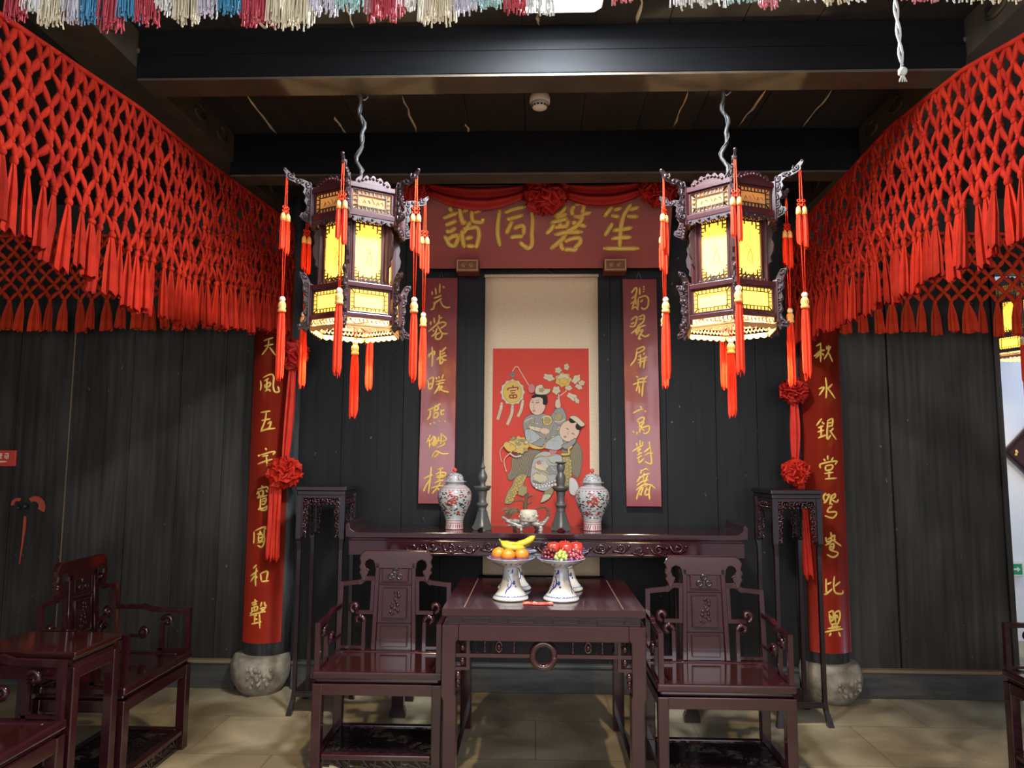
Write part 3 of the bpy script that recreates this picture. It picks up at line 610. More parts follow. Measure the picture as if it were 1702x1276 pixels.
def column_board(xc, half, zb, zt, glyphs, lab):
    Rb = 0.176; yc = 5.0; o = Vector((xc, yc - Rb, zb)); A = math.asin(half / Rb)
    t = thing('column_couplet_board', o, lab, 'couplet board', 'curved couplet boards on the columns')
    m = MB(); n = 20
    for rr, flip in ((Rb, 1), (Rb - 0.014, -1)):
        m.grid(lambda u, v: Vector((xc + rr * math.sin(-A + 2 * A * u), yc - rr * math.cos(-A + 2 * A * u), zb + (zt - zb) * v)) - o, n, 1)
    k = (n + 1) * 2
    edges = list(range(n + 1)); topo = [n + 1 + i for i in range(n + 1)]
    for row in (edges, topo):
        for a, c in zip(row, row[1:]): m.f.append([a, c, c + k, a + k]); m.mi.append(0); m.sm.append(False)
    for a, c in ((0, n + 1), (n, 2 * n + 1)): m.f.append([a, c, c + k, a + k]); m.mi.append(0); m.sm.append(False)
    m.build('board', BOARD, t)
    for g in glyphs:
        brush(MB(), g, 0.0125, lambda x, z, h: Vector((x, yc - math.sqrt(max(1e-5, (Rb + 0.001 + h) ** 2 - (x - xc) ** 2)), z)) - o, 0.005).build('character', GOLD, t)
    return t
column_board(-1.82, 0.133, 0.335, 2.95, GLYPHS['colL'], 'curved vermilion board with gold characters on the left column')
column_board(1.905, 0.135, 0.322, 2.95, GLYPHS['colR'], 'curved vermilion board with gold characters on the right column')

# hanging scroll with its painted picture
SO = Vector((0.036, 4.985, 0.753))
t = thing('hanging_scroll', SO, 'tall beige hanging scroll with a red picture of two children on a beast', 'scroll')
m = MB().grid(lambda u, v: Vector((-0.395 + 0.79 * u, -0.004 * math.sin(5 * v), 2.075 * v)), 8, 40)
m.build('silk_mount', SILKBEIGE, t, solid=0.003)
MB().tube([(-0.40, -0.008, 2.078), (0.40, -0.008, 2.078)], 0.011, 12).build('top_rod', SILKBEIGE, t)
MB().tube([(-0.42, -0.012, 0.0), (0.42, -0.012, 0.0)], 0.018, 12).build('bottom_rod', BLACKW, t)
MB().tube([(-0.1, -0.004, 2.08), (0.0, 0.01, 2.15), (0.1, -0.004, 2.08)], 0.002, 4).build('cord', STEM, t)
PC = [('red_ground', (0.500, 0.055, 0.036)), ('skin', (0.515, 0.351, 0.250)), ('grey_robe', (0.234, 0.222, 0.195)), ('pale_blue', (0.328, 0.335, 0.312)), ('gold', (0.515, 0.343, 0.078)),
      ('cream', (0.484, 0.406, 0.265)), ('taupe', (0.187, 0.156, 0.113)), ('black', (0.020, 0.017, 0.016)), ('maroon', (0.211, 0.023, 0.047)), ('pink', (0.429, 0.156, 0.148)),
      ('white', (0.546, 0.515, 0.452)), ('outline', (0.100, 0.070, 0.050)), ('olive', (0.281, 0.234, 0.109))]
PI_ = {n: i for i, (n, c) in enumerate(PC)}
pk = 0.664 / 750
def pic(u, v, h): return Vector((-0.300 + (u - 48) * pk, SO.y - 0.009 - h, 2.313 - (v - 43) * pk)) - SO
pm = MB(); lay = [0]
def shape(c, pts, line=3.4, closed=True, smooth=True):
    P = [Vector((u, v, 0)) for u, v in pts]
    if smooth and len(P) > 2:
        q = P + P[:2] + [P[-1]]
        L = [P[-1]] + P + [P[0], P[1]]; out = []
        for i in range(1, len(L) - 2):
            for k in range(5):
                s = k / 5; a, b_, c_, d = L[i - 1:i + 3]
                out.append(0.5 * ((2 * b_) + (c_ - a) * s + (2 * a - 5 * b_ + 4 * c_ - d) * s * s + (3 * b_ - a - 3 * c_ + d) * s ** 3))
        P = out
    lay[0] += 1; h = 0.00004 * lay[0]
    n = len(P)
    pm.add([pic(p.x, p.y, h) for p in P], [tuple(range(n))], PI_[c])
    if line: stroke('outline', [(p.x, p.y) for p in P] + [(P[0].x, P[0].y)], line)
def ell(c, u, v, a, b_, line=3.2, rot=0.0, sc_=0, amp=0.0):
    pts = []
    for i in range(36):
        q = 2 * PI * i / 36; k = 1 + amp * math.cos(sc_ * q)
        x, y = a * k * math.cos(q), b_ * k * math.sin(q)
        pts.append((u + x * math.cos(rot) - y * math.sin(rot), v + x * math.sin(rot) + y * math.cos(rot)))
    shape(c, pts, line, smooth=False)
def stroke(c, pts, w, taper=False):
    lay[0] += 1; h = 0.00004 * lay[0]
    P = [Vector((u, v, 0)) for u, v in pts]
    if len(P) < 8: P = smooth_path([tuple(p) for p in P], 5)
    k = len(P); vs = []; fs = []
    for i, p in enumerate(P):
        d = P[min(i + 1, k - 1)] - P[max(i - 1, 0)]
        d = d.normalized() if d.length > 0 else Vector((1, 0, 0)); nn = Vector((-d.y, d.x, 0))
        ww = w * (1 - 0.8 * i / k if taper else 1) / 2
        vs += [pic(p.x + nn.x * ww, p.y + nn.y * ww, h), pic(p.x - nn.x * ww, p.y - nn.y * ww, h)]
        if i: fs.append((2 * i - 2, 2 * i - 1, 2 * i + 1, 2 * i))
    pm.add(vs, fs, PI_[c])
shape('red_ground', [(48, 43), (798, 43), (806, 1420), (42, 1420)], 0, smooth=False)
# medallion lantern on a rod
stroke('cream', [(200, 225), (225, 188), (245, 190), (262, 220), (330, 335)], 6)
shape('taupe', [(180, 250), (203, 225), (226, 250), (203, 275)], 2); stroke('outline', [(190, 250), (216, 250)], 3)
ell('cream', 203, 388, 92, 98, 2, 0, 12, 0.07)
ell('gold', 203, 388, 72, 84, 2)
for st in ('205,335 207,350', '166,375 170,358 244,350 240,370', '184,378 228,374', '190,395 222,392', '178,412 236,408', '182,412 184,432 232,430 236,410', '208,412 208,432'):
    stroke('maroon', [tuple(map(float, p.split(','))) for p in st.split()], 9)
for a in ([(118, 478), (112, 520), (88, 602)], [(203, 500), (196, 560), (163, 642)], [(283, 458), (270, 525), (246, 578)]):
    stroke('outline', a, 27); stroke('cream', a, 22); ell('cream', a[0][0], a[0][1], 11, 11, 2)
    for k in (-5, 5): stroke('olive', [(p[0] + k, p[1]) for p in a[1:]], 2)
# peony branch
stroke('cream', [(552, 430), (600, 395), (624, 370), (620, 330)], 7)
for (u, v, a, b_, r) in ((487, 272, 44, 26, .3), (560, 215, 26, 24, 0), (625, 188, 20, 26, 0), (700, 285, 40, 26, -.9), (742, 315, 26, 20, -.3), (720, 345, 30, 18, .5), (672, 425, 48, 24, .5), (705, 452, 26, 16, 1.0), (640, 352, 28, 20, .2), (545, 372, 30, 32, .3)):
    ell('cream', u, v, a, b_, 2.4, r, 5, 0.14); stroke('taupe', [(u - a * .6 * math.cos(r), v - a * .6 * math.sin(r)), (u + a * .6 * math.cos(r), v + a * .6 * math.sin(r))], 2)
ell('gold', 600, 290, 62, 55, 2.5, 0, 7, 0.10); ell('cream', 600, 272, 44, 30, 2, 0, 6, 0.14); ell('gold', 602, 300, 34, 24, 2, 0, 5, .16)
# beast behind the riders
shape('taupe', [(600, 800), (690, 765), (738, 830), (742, 930), (712, 1050), (660, 1000), (650, 900), (590, 870)])
for i in range(16): stroke('outline' if i % 2 else 'olive', [(640 + 6 * i, 800 + 2 * i), (648 + 6 * i, 880), (640 + 5.5 * i, 960 + 3 * (i % 5))], 3)
shape('olive', [(590, 880), (640, 875), (664, 960), (655, 1060), (620, 1150), (596, 1060)]); 
for i in range(26): ell('gold', 604 + 24 * (i % 3) + R.uniform(-4, 4), 900 + 9 * i, 10, 8, 1.6)
shape('white', [(648, 1050), (690, 1060), (715, 1120), (690, 1180), (650, 1170), (640, 1110)])
shape('taupe', [(210, 890), (330, 840), (420, 850), (380, 960), (340, 1040), (260, 1030), (190, 1072), (165, 1035), (198, 980)])
for i in range(24): stroke('outline' if i % 2 else 'olive', [(215 + 7 * i, 885 - i), (205 + 6 * i, 960), (190 + 5.6 * i, 1030 + R.uniform(-14, 14))], 3)
shape('olive', [(232, 1045), (300, 1020), (292, 1100), (225, 1180), (202, 1245), (148, 1245), (165, 1170), (202, 1110)])
for i in range(40): ell('gold', 180 + 2.6 * (39 - i) + R.uniform(-26, 26), 1040 + 5 * i, 10, 8, 1.6)
shape('olive', [(470, 1130), (520, 1120), (510, 1180), (450, 1190)])
shape('cream', [(450, 1175), (505, 1180), (480, 1215), (425, 1240), (430, 1215)])
ell('olive', 285, 1150, 34, 42, 2, .4, 6, .1)
# riders
shape('grey_robe', [(330, 570), (288, 622), (300, 720), (330, 792), (450, 810), (570, 800), (640, 760), (610, 650), (625, 600), (600, 520), (540, 515), (500, 570), (440, 555)])
shape('pale_blue', [(370, 905), (440, 850), (540, 865), (590, 900), (560, 1040), (480, 1145), (385, 1130), (345, 1060)])
ell('cream', 430, 960, 52, 40, 2.5, 0, 7, .12); ell('grey_robe', 520, 990, 48, 36, 2.5, 0, 6, .14); ell('cream', 420, 1050, 60, 34, 2.5, .2, 8, .12)
ell('pink', 520, 845, 30, 26, 2, 0, 6, .1); ell('pink', 410, 935, 18, 14, 1.5)
stroke('taupe', [(360, 1075), (440, 1100), (520, 1085), (560, 1020)], 16)
for i in range(9): ell('white', 372 + 20 * i, 1098 + 14 * math.sin(i * .5) - 2 * i, 9, 9, 2)
for i in range(7): ell('white', 392 + 24 * i, 1125 - 4 * i, 11, 11, 2); 
for i in range(12): ell('white', R.uniform(400, 545), R.uniform(880, 1010), 6, 5, 1.5)
shape('pale_blue', [(440, 800), (560, 720), (600, 790), (560, 835), (480, 830)])
shape('grey_robe', [(545, 520), (592, 512), (622, 600), (560, 645), (508, 575)], 2.4); ell('olive', 560, 580, 28, 34, 1.5, .3, 5, .1)
shape('cream', [(330, 650), (430, 668), (440, 700), (350, 680)]); shape('pale_blue', [(300, 690), (350, 680), (420, 740), (330, 790)])
ell('gold', 475, 608, 38, 40, 2.5); ell('olive', 475, 608, 24, 24, 2, 0, 6, .2)
ell('skin', 455, 690, 38, 24, 2.2, .1); stroke('grey_robe', [(490, 690), (560, 668)], 26)
shape('gold', [(300, 770), (380, 800), (440, 812), (465, 735), (452, 820), (380, 830), (320, 800)])
for a in ([(345, 600), (335, 680), (350, 760)], [(380, 590), (372, 640), (385, 700), (400, 780)], [(430, 580), (440, 640), (430, 660)], [(520, 650), (500, 720), (470, 790)], [(560, 660), (545, 720), (515, 800)], [(600, 560), (580, 610), (550, 630)],
          [(525, 545), (545, 560), (560, 600)], [(310, 640), (325, 700), (320, 760)], [(590, 700), (610, 740), (640, 750)], [(460, 745), (500, 760), (560, 770)]): stroke('outline', a, 2.6, True)
for a in ([(430, 590), (460, 575), (500, 585)], [(300, 620), (330, 600), (360, 590)], [(530, 615), (570, 620), (610, 600)]): stroke('cream', a, 7)
for i in range(10): ell('gold' if i % 3 else 'cream', R.uniform(320, 580), R.uniform(610, 780), 9, 7, 1.6, 0, 5, .2)
for a in ([(375, 905), (420, 880), (470, 885), (530, 870)], [(365, 960), (400, 985), (450, 1000), (500, 1030)], [(480, 900), (500, 930), (545, 940)], [(370, 1020), (395, 1010), (420, 1025)]): stroke('gold', a, 8); stroke('outline', a, 2)
# raised hand
shape('skin', [(535, 500), (540, 450), (556, 440), (558, 402), (568, 404), (572, 445), (580, 500), (558, 515)])
# first head
ell('skin', 397, 492, 62, 76, 2.5)
shape('black', [(355, 420), (400, 402), (468, 416), (474, 480), (442, 484), (436, 440), (400, 428), (360, 436)], 0)
for a in ([(352, 470), (370, 466)], [(385, 474), (412, 468)]): stroke('black', a, 5)
for a in ([(350, 456), (368, 448)], [(385, 455), (414, 450)]): stroke('taupe', a, 3)
stroke('taupe', [(372, 480), (366, 512), (378, 514)], 3); ell('pink', 371, 535, 11, 7, 1.5)
shape('cream', [(385, 402), (388, 345), (430, 330), (452, 360), (500, 366), (470, 405)]); ell('olive', 430, 372, 20, 16, 1.5, 0, 5, .2)
ell('pink', 352, 360, 27, 36, 2)
# second head, tilted
ell('skin', 645, 690, 76, 84, 2.5, .45)
ell('black', 670, 606, 28, 25, 0); ell('black', 717, 655, 25, 28, 0)
shape('cream', [(645, 580), (690, 572), (730, 600), (765, 640), (735, 655), (700, 625), (676, 606)])
for a in ([(620, 668), (640, 680)], [(662, 705), (684, 716)]): stroke('black', a, 5)
stroke('taupe', [(645, 690), (628, 712), (640, 718)], 3); ell('pink', 612, 735, 11, 7, 1.5, .4)
shape('grey_robe', [(585, 800), (640, 775), (690, 745), (690, 780), (620, 830)])
stroke('outline', [(582, 870), (640, 866), (640, 828), (666, 806)], 20); stroke('gold', [(582, 870), (640, 866), (640, 828), (666, 806)], 15)
# beast head
ell('gold', 255, 800, 78, 66, 2.5, .1, 11, .10)
for i in range(18): ell('olive' if i % 3 else 'cream', 255 + R.uniform(-55, 60), 790 + R.uniform(-45, 45), 14, 11, 2)
shape('gold', [(135, 800), (160, 775), (215, 800), (235, 830), (200, 850), (165, 845)])
ell('maroon', 222, 868, 24, 12, 2, -.4); stroke('cream', [(185, 865), (230, 890), (275, 880)], 12)
ell('white', 190, 800, 9, 8, 2); ell('black', 190, 800, 4, 4, 0)
stroke('cream', [(142, 800), (108, 850), (122, 930)], 5); stroke('cream', [(200, 850), (142, 915), (158, 1005)], 6)
pm.build('painted_picture', [mat('picture_' + n, c, 0.8, spec=0.2) for n, c in PC], t)

# silk swag with rosettes over the plaque, column rosettes with ribbons
def rosette(mb, c, r, seed, n=90, front=(0, -1, 0), wide=1.0):
    rr = random.Random(seed); c = Vector(c); F = Vector(front)
    for k in range(n):
        z = 1 - 1.5 * (k + .5) / n; a = k * 2.39996
        s = math.sqrt(max(0, 1 - z * z))
        d = (F * z + Vector((1, 0, 0)) * (s * math.cos(a) * wide) + Vector((0, 0, 1)) * (s * math.sin(a)))
        dn = d.normalized()
        t1 = dn.cross(Vector((rr.uniform(-1, 1), rr.uniform(-1, 1), rr.uniform(-1, 1)))).normalized(); t2 = dn.cross(t1)
        w = r * rr.uniform(0.26, 0.40); hgt = r * rr.uniform(.30, .46)
        base = c + d * (r * 0.62)
        curl = rr.uniform(.5, 1.0)
        def fn(u, v):
            q = PI * v
            return base + dn * (hgt * math.sin(q) * (0.85 + .3 * u)) + t1 * ((u - .5) * w * 1.3 + 0.12 * w * math.sin(6 * v)) + t2 * (-math.cos(q) * w * .42 * curl + 0.10 * w * math.sin(5 * u))
        mb.grid(fn, 4, 6)
    mb.ball(c, r * 0.66, 12)
    return mb
o = Vector((0.055, 4.66, 3.33))
t = thing('silk_swag', o, 'crimson silk swag with three rosettes draped over the plaque', 'swag')
def swag(a, b_, dip, w, ph):
    a = Vector(a); b_ = Vector(b_)
    def fn(u, v):
        p = a.lerp(b_, u); sag = dip * 4 * u * (1 - u)
        wd = w * (0.25 + 0.75 * math.sin(PI * u) ** 0.6)
        return Vector((p.x, p.y - 0.03 - 0.022 * math.sin(v * 3.5 * PI + ph) * math.sin(PI * u) ** .5 - 0.012 * v, p.z - sag * (0.55 + 0.45 * v) - wd * (v - 0.3))) - o
    return fn
m = MB()
m.grid(swag((-0.80, 4.66, 3.375), (0.03, 4.66, 3.365), 0.115, 0.095, 0.4), 26, 14)
m.grid(swag((0.06, 4.66, 3.365), (0.80, 4.66, 3.375), 0.105, 0.09, 1.4), 26, 14)
m.build('drape', SILK, t, solid=0.003)
for k, (x, z, r) in enumerate(((-0.80, 3.30, 0.095), (0.060, 3.285, 0.145), (0.795, 3.31, 0.120))):
    rosette(MB(), Vector((x, 4.575, z)) - o, r, 50 + k, 130).build('rosette', SILK, t)

def ribbon(mb, pts, w, fold=3, amp=0.008, ph=0.0):
    P = smooth_path(pts, 8); k = len(P) - 1
    ws = w if hasattr(w, '__call__') else (lambda s: w)
    def fn(u, v):
        i = min(int(v * k + 1e-6), k - 1); f = v * k - i; p = P[i].lerp(P[i + 1], f); ww = ws(v)
        return p + Vector(((u - .5) * ww, amp * math.sin(u * fold * PI + ph) - 0.4 * amp * math.cos(v * 7 + u * 3), 0.02 * math.sin(u * 9 + ph) * (v > 0.97)))
    mb.grid(fn, 12, k * 2)
    return mb
def column_ribbon(label, pts, r1, r2, mid_wide, tails, seed, m2):
    o = Vector(pts[0]); t = thing('rosette_ribbon', o, label, 'ribbon', 'red rosette ribbons tied to the columns')
    rel = [Vector(p) - o for p in pts]
    rosette(MB(), rel[0], r1, seed, 80).build('rosette', SILK, t)
    ribbon(MB(), [rel[0] + Vector((0, 0.0, 0)), rel[0].lerp(rel[1], .5) + Vector((0.004, 0, 0)), rel[1]], lambda s: 0.035 + 0.030 * math.sin(PI * s), 3, 0.007).build('ribbon', m2, t, solid=0.002)
    rosette(MB(), rel[1], r2, seed + 1, 80, wide=mid_wide).build('rosette', m2, t)
    for (x0, x1, z1, w) in tails:
        a = rel[1]
        ribbon(MB(), [a + Vector((x0, 0.0, -0.03)), a + Vector(((x0 + x1) / 2, 0.0, (z1 - pts[1][2]) / 2)), a + Vector((x1, 0.0, z1 - pts[1][2]))], lambda s: w * (0.7 + .3 * s), 3, 0.006, x0 * 50).build('ribbon_tail', m2, t, solid=0.002)
column_ribbon('red ribbon with two rosettes on the left column, tails hanging over its board', [(-1.635, 4.77, 2.235), (-1.662, 4.75, 1.452)], 0.105, 0.108, 1.12,
              [(-0.075, -0.075, 0.90, 0.065), (-0.035, -0.042, 0.885, 0.06)], 61, SILKB)
column_ribbon('red ribbon with two bunched rosettes at the right column, behind the flower stand', [(1.700, 4.80, 2.005), (1.690, 4.80, 1.475)], 0.09, 0.09, 1.0,
              [(0.03, 0.062, 0.80, 0.062)], 67, SILKB)

# ================================================================== PALACE LANTERNS
def hx(Rr, k, z=0.0):
    a = math.radians(-90 + 60 * k); return Vector((Rr * math.cos(a), Rr * math.sin(a), z))
def side(Rr, k):
    A, B = hx(Rr, k), hx(Rr, k + 1); n_ = ((A + B) / 2).normalized()
    L = (B - A).length
    return lambda u, z, w=0.0: A.lerp(B, u / L) + Vector((0, 0, z)) + n_ * w, L
def fret_border(mb, fn, L, z0, z1, mx, band, w=0.0035, step=0.016):
    """openwork border of short bars inside a rectangular panel"""
    x0, x1 = mx, L - mx
    def seg(a, b_): mb.beam(fn(*a), fn(*b_), w, 0.004, fn(0, 0, 1) - fn(0, 0, 0))
    ix0, ix1, iz0, iz1 = x0 + band, x1 - band, z0 + band, z1 - band
    for a, b_ in (((ix0, iz0), (ix1, iz0)), ((ix1, iz0), (ix1, iz1)), ((ix1, iz1), (ix0, iz1)), ((ix0, iz1), (ix0, iz0))): seg(a, b_)
    n = max(2, int((x1 - x0) / step))
    for i in range(n + 1):
        x = x0 + (x1 - x0) * i / n; xx = min(max(x, ix0), ix1)
        seg((x, z0), (xx, iz0)); seg((x, z1), (xx, iz1))
    n = max(2, int((z1 - z0) / step))
    for i in range(n + 1):
        z = z0 + (z1 - z0) * i / n; zz = min(max(z, iz0), iz1)
        seg((x0, z), (ix0, zz)); seg((x1, z), (ix1, zz))
def scallop(L, z0, amp, up, n=5, mx=0.01):
    pts = [(mx, z0), (L - mx, z0)]; k = 6 * n
    for i in range(k + 1):
        u = 1 - i / k; env = 0.55 + 0.45 * math.sin(PI * u) if up else 0.8
        pts.append((mx + (L - 2 * mx) * u, z0 + (1 if up else -1) * amp * env * (0.55 + 0.45 * abs(math.sin(n * PI * u)))))
    return pts
def tassel_parts(parent, drop, small, r=0.017, length=0.28, seed=1):
    """a cord with bead, gold cap and silk skirt; small adds the pair of short tassels at the knot"""
    t = bpy.data.objects.new('tassel', None); col.objects.link(t); t.parent = parent; t.empty_display_size = .05
    rr = random.Random(seed)
    m = MB()
    for s in (-1, 1): m.tube([(0.003 * s, 0, 0), (0.007 * s, 0, -drop * .5), (0.003 * s, 0, -drop)], 0.0022, 5)
    if small:
        for a in range(4):
            q = a * PI / 2 + .78
            m.tube([Vector((0.012 * math.cos(q) + 0.007 * math.cos(b_), 0.003 * math.sin(b_), -0.14 + 0.012 * math.sin(q) + 0.007 * math.sin(b_))) for b_ in [2 * PI * i / 8 for i in range(9)]], 0.0025, 4)
    m.build('cord', TASSEL, t)
    def skirt(mb, x, z, rad, ln, n=16):
        prof = [(0.0, .55), (0.05, .8), (0.3, 1.0), (0.7, 1.02), (0.93, 1.0), (1.0, .8)]
        vs = []; fs = []; w = [rr.uniform(.93, 1.05) for _ in range(n)]
        for i, (q, s) in enumerate(prof):
            for j in range(n):
                a = 2 * PI * j / n; rd = rad * s * (1 if j % 2 else .72)
                vs.append((x + rd * math.cos(a), rd * math.sin(a), z - ln * q * (w[j] if i > 3 else 1)))
        for i in range(len(prof) - 1):
            for j in range(n): fs.append((i * n + j, (i + 1) * n + j, (i + 1) * n + (j + 1) % n, i * n + (j + 1) % n))
        fs.append(tuple(range(n))); mb.add(vs, fs, 0, False)
    m = MB()
    skirt(m, 0, -drop - 0.055, r, length)
    m.build('skirt', TASSEL, t)
    if small:
        for s in (-1, 1):
            m = MB(); skirt(m, 0.012 * s, -0.185, 0.0115, 0.135 + 0.01 * s, 12); m.build('short_skirt', TASSEL, t)
    m = MB().lathe([(0.010, -drop - 0.014), (0.0155, -drop - 0.024), (0.0165, -drop - 0.036), (0.013, -drop - 0.042), (0.0165, -drop - 0.048), (0.0165, -drop - 0.058)], 14)
    if small:
        m.build('gold_cap', CAPG, t)
        for s in (-1, 1): m = MB().lathe([(0.004, -0.155), (0.0095, -0.163), (0.011, -0.176), (0.0105, -0.19)], 10, (0.012 * s, 0, 0)); m.build('short_cap', CAPG, t)
    if not small: m.build('gold_cap', CAPG, t)
    MB().ball((0, 0, -drop - 0.004), 0.0125, 12).build('bead', BEADW, t)
    return t
def lantern(loc, rz, label, group):
    t = thing('palace_lantern', loc, label, 'lantern', group, rz)
    Rl, Rm, Ru = 0.200, 0.160, 0.205
    lo = MB(); mid = MB(); upf = MB(); fr = MB(); ik = MB()
    for k in range(6):
        for mb, Rr, zs, h in ((lo, Rl, (0.0, 0.128), 0.020), (upf, Ru, (0.425, 0.545), 0.022)):
            for z in zs: mb.beam(hx(Rr, k, z), hx(Rr, k + 1, z), 0.016, h)
            mb.beam(hx(Rr, k, zs[0] - 0.03), hx(Rr, k, zs[1] + 0.018), 0.020, 0.020, hx(1, k))
            f, L = side(Rr, k)
            for z, hh in ((zs[0] + 0.015, 0.010), (zs[1] - 0.015, 0.010)): mb.beam(f(0, z, -.004), f(L, z, -.004), 0.008, hh)
            for u in (0.014, L - 0.014): mb.beam(f(u, zs[0], -.004), f(u, zs[1], -.004), 0.012, 0.008, f(0, 0, 1) - f(0, 0, 0))
        mid.beam(hx(Rm, k, 0.12), hx(Rm, k, 0.45), 0.022, 0.022, hx(1, k))
        f, L = side(Rm, k)
        for u in (0.018, L - 0.018): mid.beam(f(u, 0.13, 0), f(u, 0.44, 0), 0.012, 0.010, f(0, 0, 1) - f(0, 0, 0))
        mid.beam(f(0, 0.435, 0), f(L, 0.435, 0), 0.012, 0.02)
        mid.beam(hx(Rm, k, 0.14), hx(Rl, k, 0.134), 0.014, 0.010); mid.beam(hx(Rm, k, 0.43), hx(Ru, k, 0.424), 0.014, 0.012)
        # paper panels
        f, L = side(Rl - 0.010, k); MB().prism([(.012, .012), (L - .012, .012), (L - .012, .118), (.012, .118)], f, 0.0012).build('lower_panel', PAPY, t)
        f, L = side(Rm - 0.006, k)
        MB().prism([(.012, .135), (L - .012, .135), (L - .012, .43), (.012, .43)], f, 0.0012).build('tall_panel', PAPY, t)
        ink = [((.42, .285), (.5, .30), (.56, .28), (.5, .262)), ((.5, .262), (.46, .24), (.55, .225)), ((.56, .28), (.62, .25), (.6, .22))]
        for q in ink: ik.tube([f(u * L, z, 0.002) for u, z in q], 0.0012, 4)
        f, L = side(Ru - 0.010, k); MB().prism([(.012, .438), (L - .012, .438), (L - .012, .533), (.012, .533)], f, 0.0012).build('upper_panel', PAPB, t)
        for q in range(5): ik.tube([f(L * (.3 + .1 * q), .475 + .012 * (q % 3), .002), f(L * (.33 + .1 * q), .49, .002), f(L * (.36 + .1 * q), .478, .002)], 0.0012, 4)
        # fretwork in front of the paper
        fr = MB()
        f, L = side(Rl - 0.004, k); fret_border(fr, f, L, 0.020, 0.108, 0.02, 0.014); fr.build('lower_fretwork', FRETM, t); fr = MB()
        f, L = side(Ru - 0.004, k); fret_border(fr, f, L, 0.446, 0.524, 0.024, 0.015); fr.build('upper_fretwork', FRETM, t); fr = MB()
        f, L = side(Rm - 0.001, k)
        def sg(a, b_): fr.beam(f(*a), f(*b_), 0.0045, 0.004, f(0, 0, 1) - f(0, 0, 0))
        a0, a1 = 0.022, L - 0.022; c = L / 2
        for zt, s in ((0.424, -1), (0.148, 1)):
            for row, (x_in, dz) in enumerate(((0.0, 0.012), (0.0, 0.026), (0.010, 0.042), (0.022, 0.058), (0.028, 0.074))):
                z = zt + s * dz * (1 if s < 0 else .8)
                if row < 2: sg((a0, z), (a1, z))
                else:
                    e = 0.020 if row == 2 else 0.012 if row == 3 else 0.008
                    sg((a0, z), (a0 + e, z)); sg((a1 - e, z), (a1, z))
            for q in range(7):
                x = a0 + (a1 - a0) * q / 6; ln = (0.074, 0.058, 0.042, 0.030, 0.042, 0.058, 0.074)[q] * (1 if s < 0 else .8)
                sg((x, zt), (x, zt + s * ln))
            for q in range(6):
                x = a0 + (a1 - a0) * (q + .5) / 6; sg((x - .006, zt + s * .012), (x + .006, zt + s * .026))
            fr.build('tall_fretwork', FRETM, t); fr = MB()
        # crests, lace and aprons
        f, L = side(Ru + 0.002, k); 
        cr = MB().prism(scallop(L, 0.553, 0.042, True, 5, 0.028), f, 0.010)
        for q in range(9):
            u = L * (.2 + .6 * q / 8); cr.ball(f(u, 0.560 + 0.020 * math.sin(PI * q / 8), 0.006), 0.0065, 6)
        cr.build('crest', LWOOD, t)
        la = MB().prism(scallop(L, 0.418, 0.034, False, 5), f, 0.008)
        for q in range(9): la.ball(f(L * (.1 + .8 * q / 8), 0.400 + 0.006 * math.cos(q * 3), 0.005), 0.0065, 6)
        la.build('carved_lace', LCARV, t); la = MB()
        f2, L2 = side(Rm + 0.012, k); la.prism(scallop(L2, 0.136, 0.026, True, 5), f2, 0.007)
        for q in range(7): la.ball(f2(L2 * (.15 + .7 * q / 6), 0.150, 0.004), 0.006, 6)
        la.build('carved_lace', LCARV, t)
        f, L = side(Rl - 0.004, k)
        a_ = MB()
        for q in range(11): 
            u = L * (.06 + .88 * q / 10); a_.tube([f(u - .008, -.012, 0), f(u, -.028, 0), f(u + .006, -.020, 0)], 0.0032, 5)
        a_.beam(f(0, -0.038, 0), f(L, -0.038, 0), 0.008, 0.006)
        a_.prism(scallop(L, -0.040, 0.022, False, 6, 0.004), f, 0.005)
        a_.build('apron', APRON_LIT, t)
        # dragon arms and brackets in the radial plane of each corner
        e = hx(1, k).normalized(); tn = Vector((-e.y, e.x, 0))
        rad = lambda Rr: (lambda u, v, w=0.0: e * (Rr + u) + Vector((0, 0, v)) + tn * w)
        g = rad(Ru)
        arm = MB().prism([(.0, .555), (.02, .585), (.045, .592), (.07, .590), (.09, .605), (.118, .628), (.124, .616), (.112, .598), (.114, .588), (.098, .578), (.072, .570), (.048, .568),
                          (.034, .556), (.040, .535), (.028, .520), (.034, .498), (.022, .482), (.026, .462), (.034, .448), (.046, .446), (.052, .430), (.040, .418), (.020, .408), (.0, .402)], g, 0.009)
        for (u, v, r_, tt) in ((.095, .598, .016, 1), (.060, .580, .014, -1), (.020, .568, .016, 1), (.018, .530, .012, -1), (.014, .490, .012, 1), (.014, .455, .012, -1), (.026, .430, .014, 1)):
            for w_ in (-.006, .006): arm.tube(spiral((u, v), r_, 1.1, lambda a_, b_: g(a_, b_, w_), 9, u * 90, tt), .0035, 5)
        for (u, v, r_) in ((.118, .622, .008), (.10, .600, .010), (.085, .588, .011), (.065, .580, .011), (.045, .580, .012), (.024, .572, .011), (.022, .545, .010), (.018, .520, .009), (.016, .495, .009), (.018, .470, .009), (.034, .438, .010), (.020, .420, .010), (.042, .428, .007)):
            arm.ball(g(u, v), r_, 7, 0, (1.0, 1.0, .9))
        arm.build('dragon_arm', LCARV, t)
        g = rad(Rl)
        br = MB().prism([(.0, .150), (.014, .178), (.030, .182), (.048, .196), (.050, .180), (.038, .165), (.030, .140), (.034, .115), (.022, .098), (.030, .070), (.020, .050), (.026, .025), (.018, .005),
                         (.030, -.020), (.050, -.030), (.046, -.052), (.026, -.048), (.012, -.060), (.0, -.040)], g, 0.008)
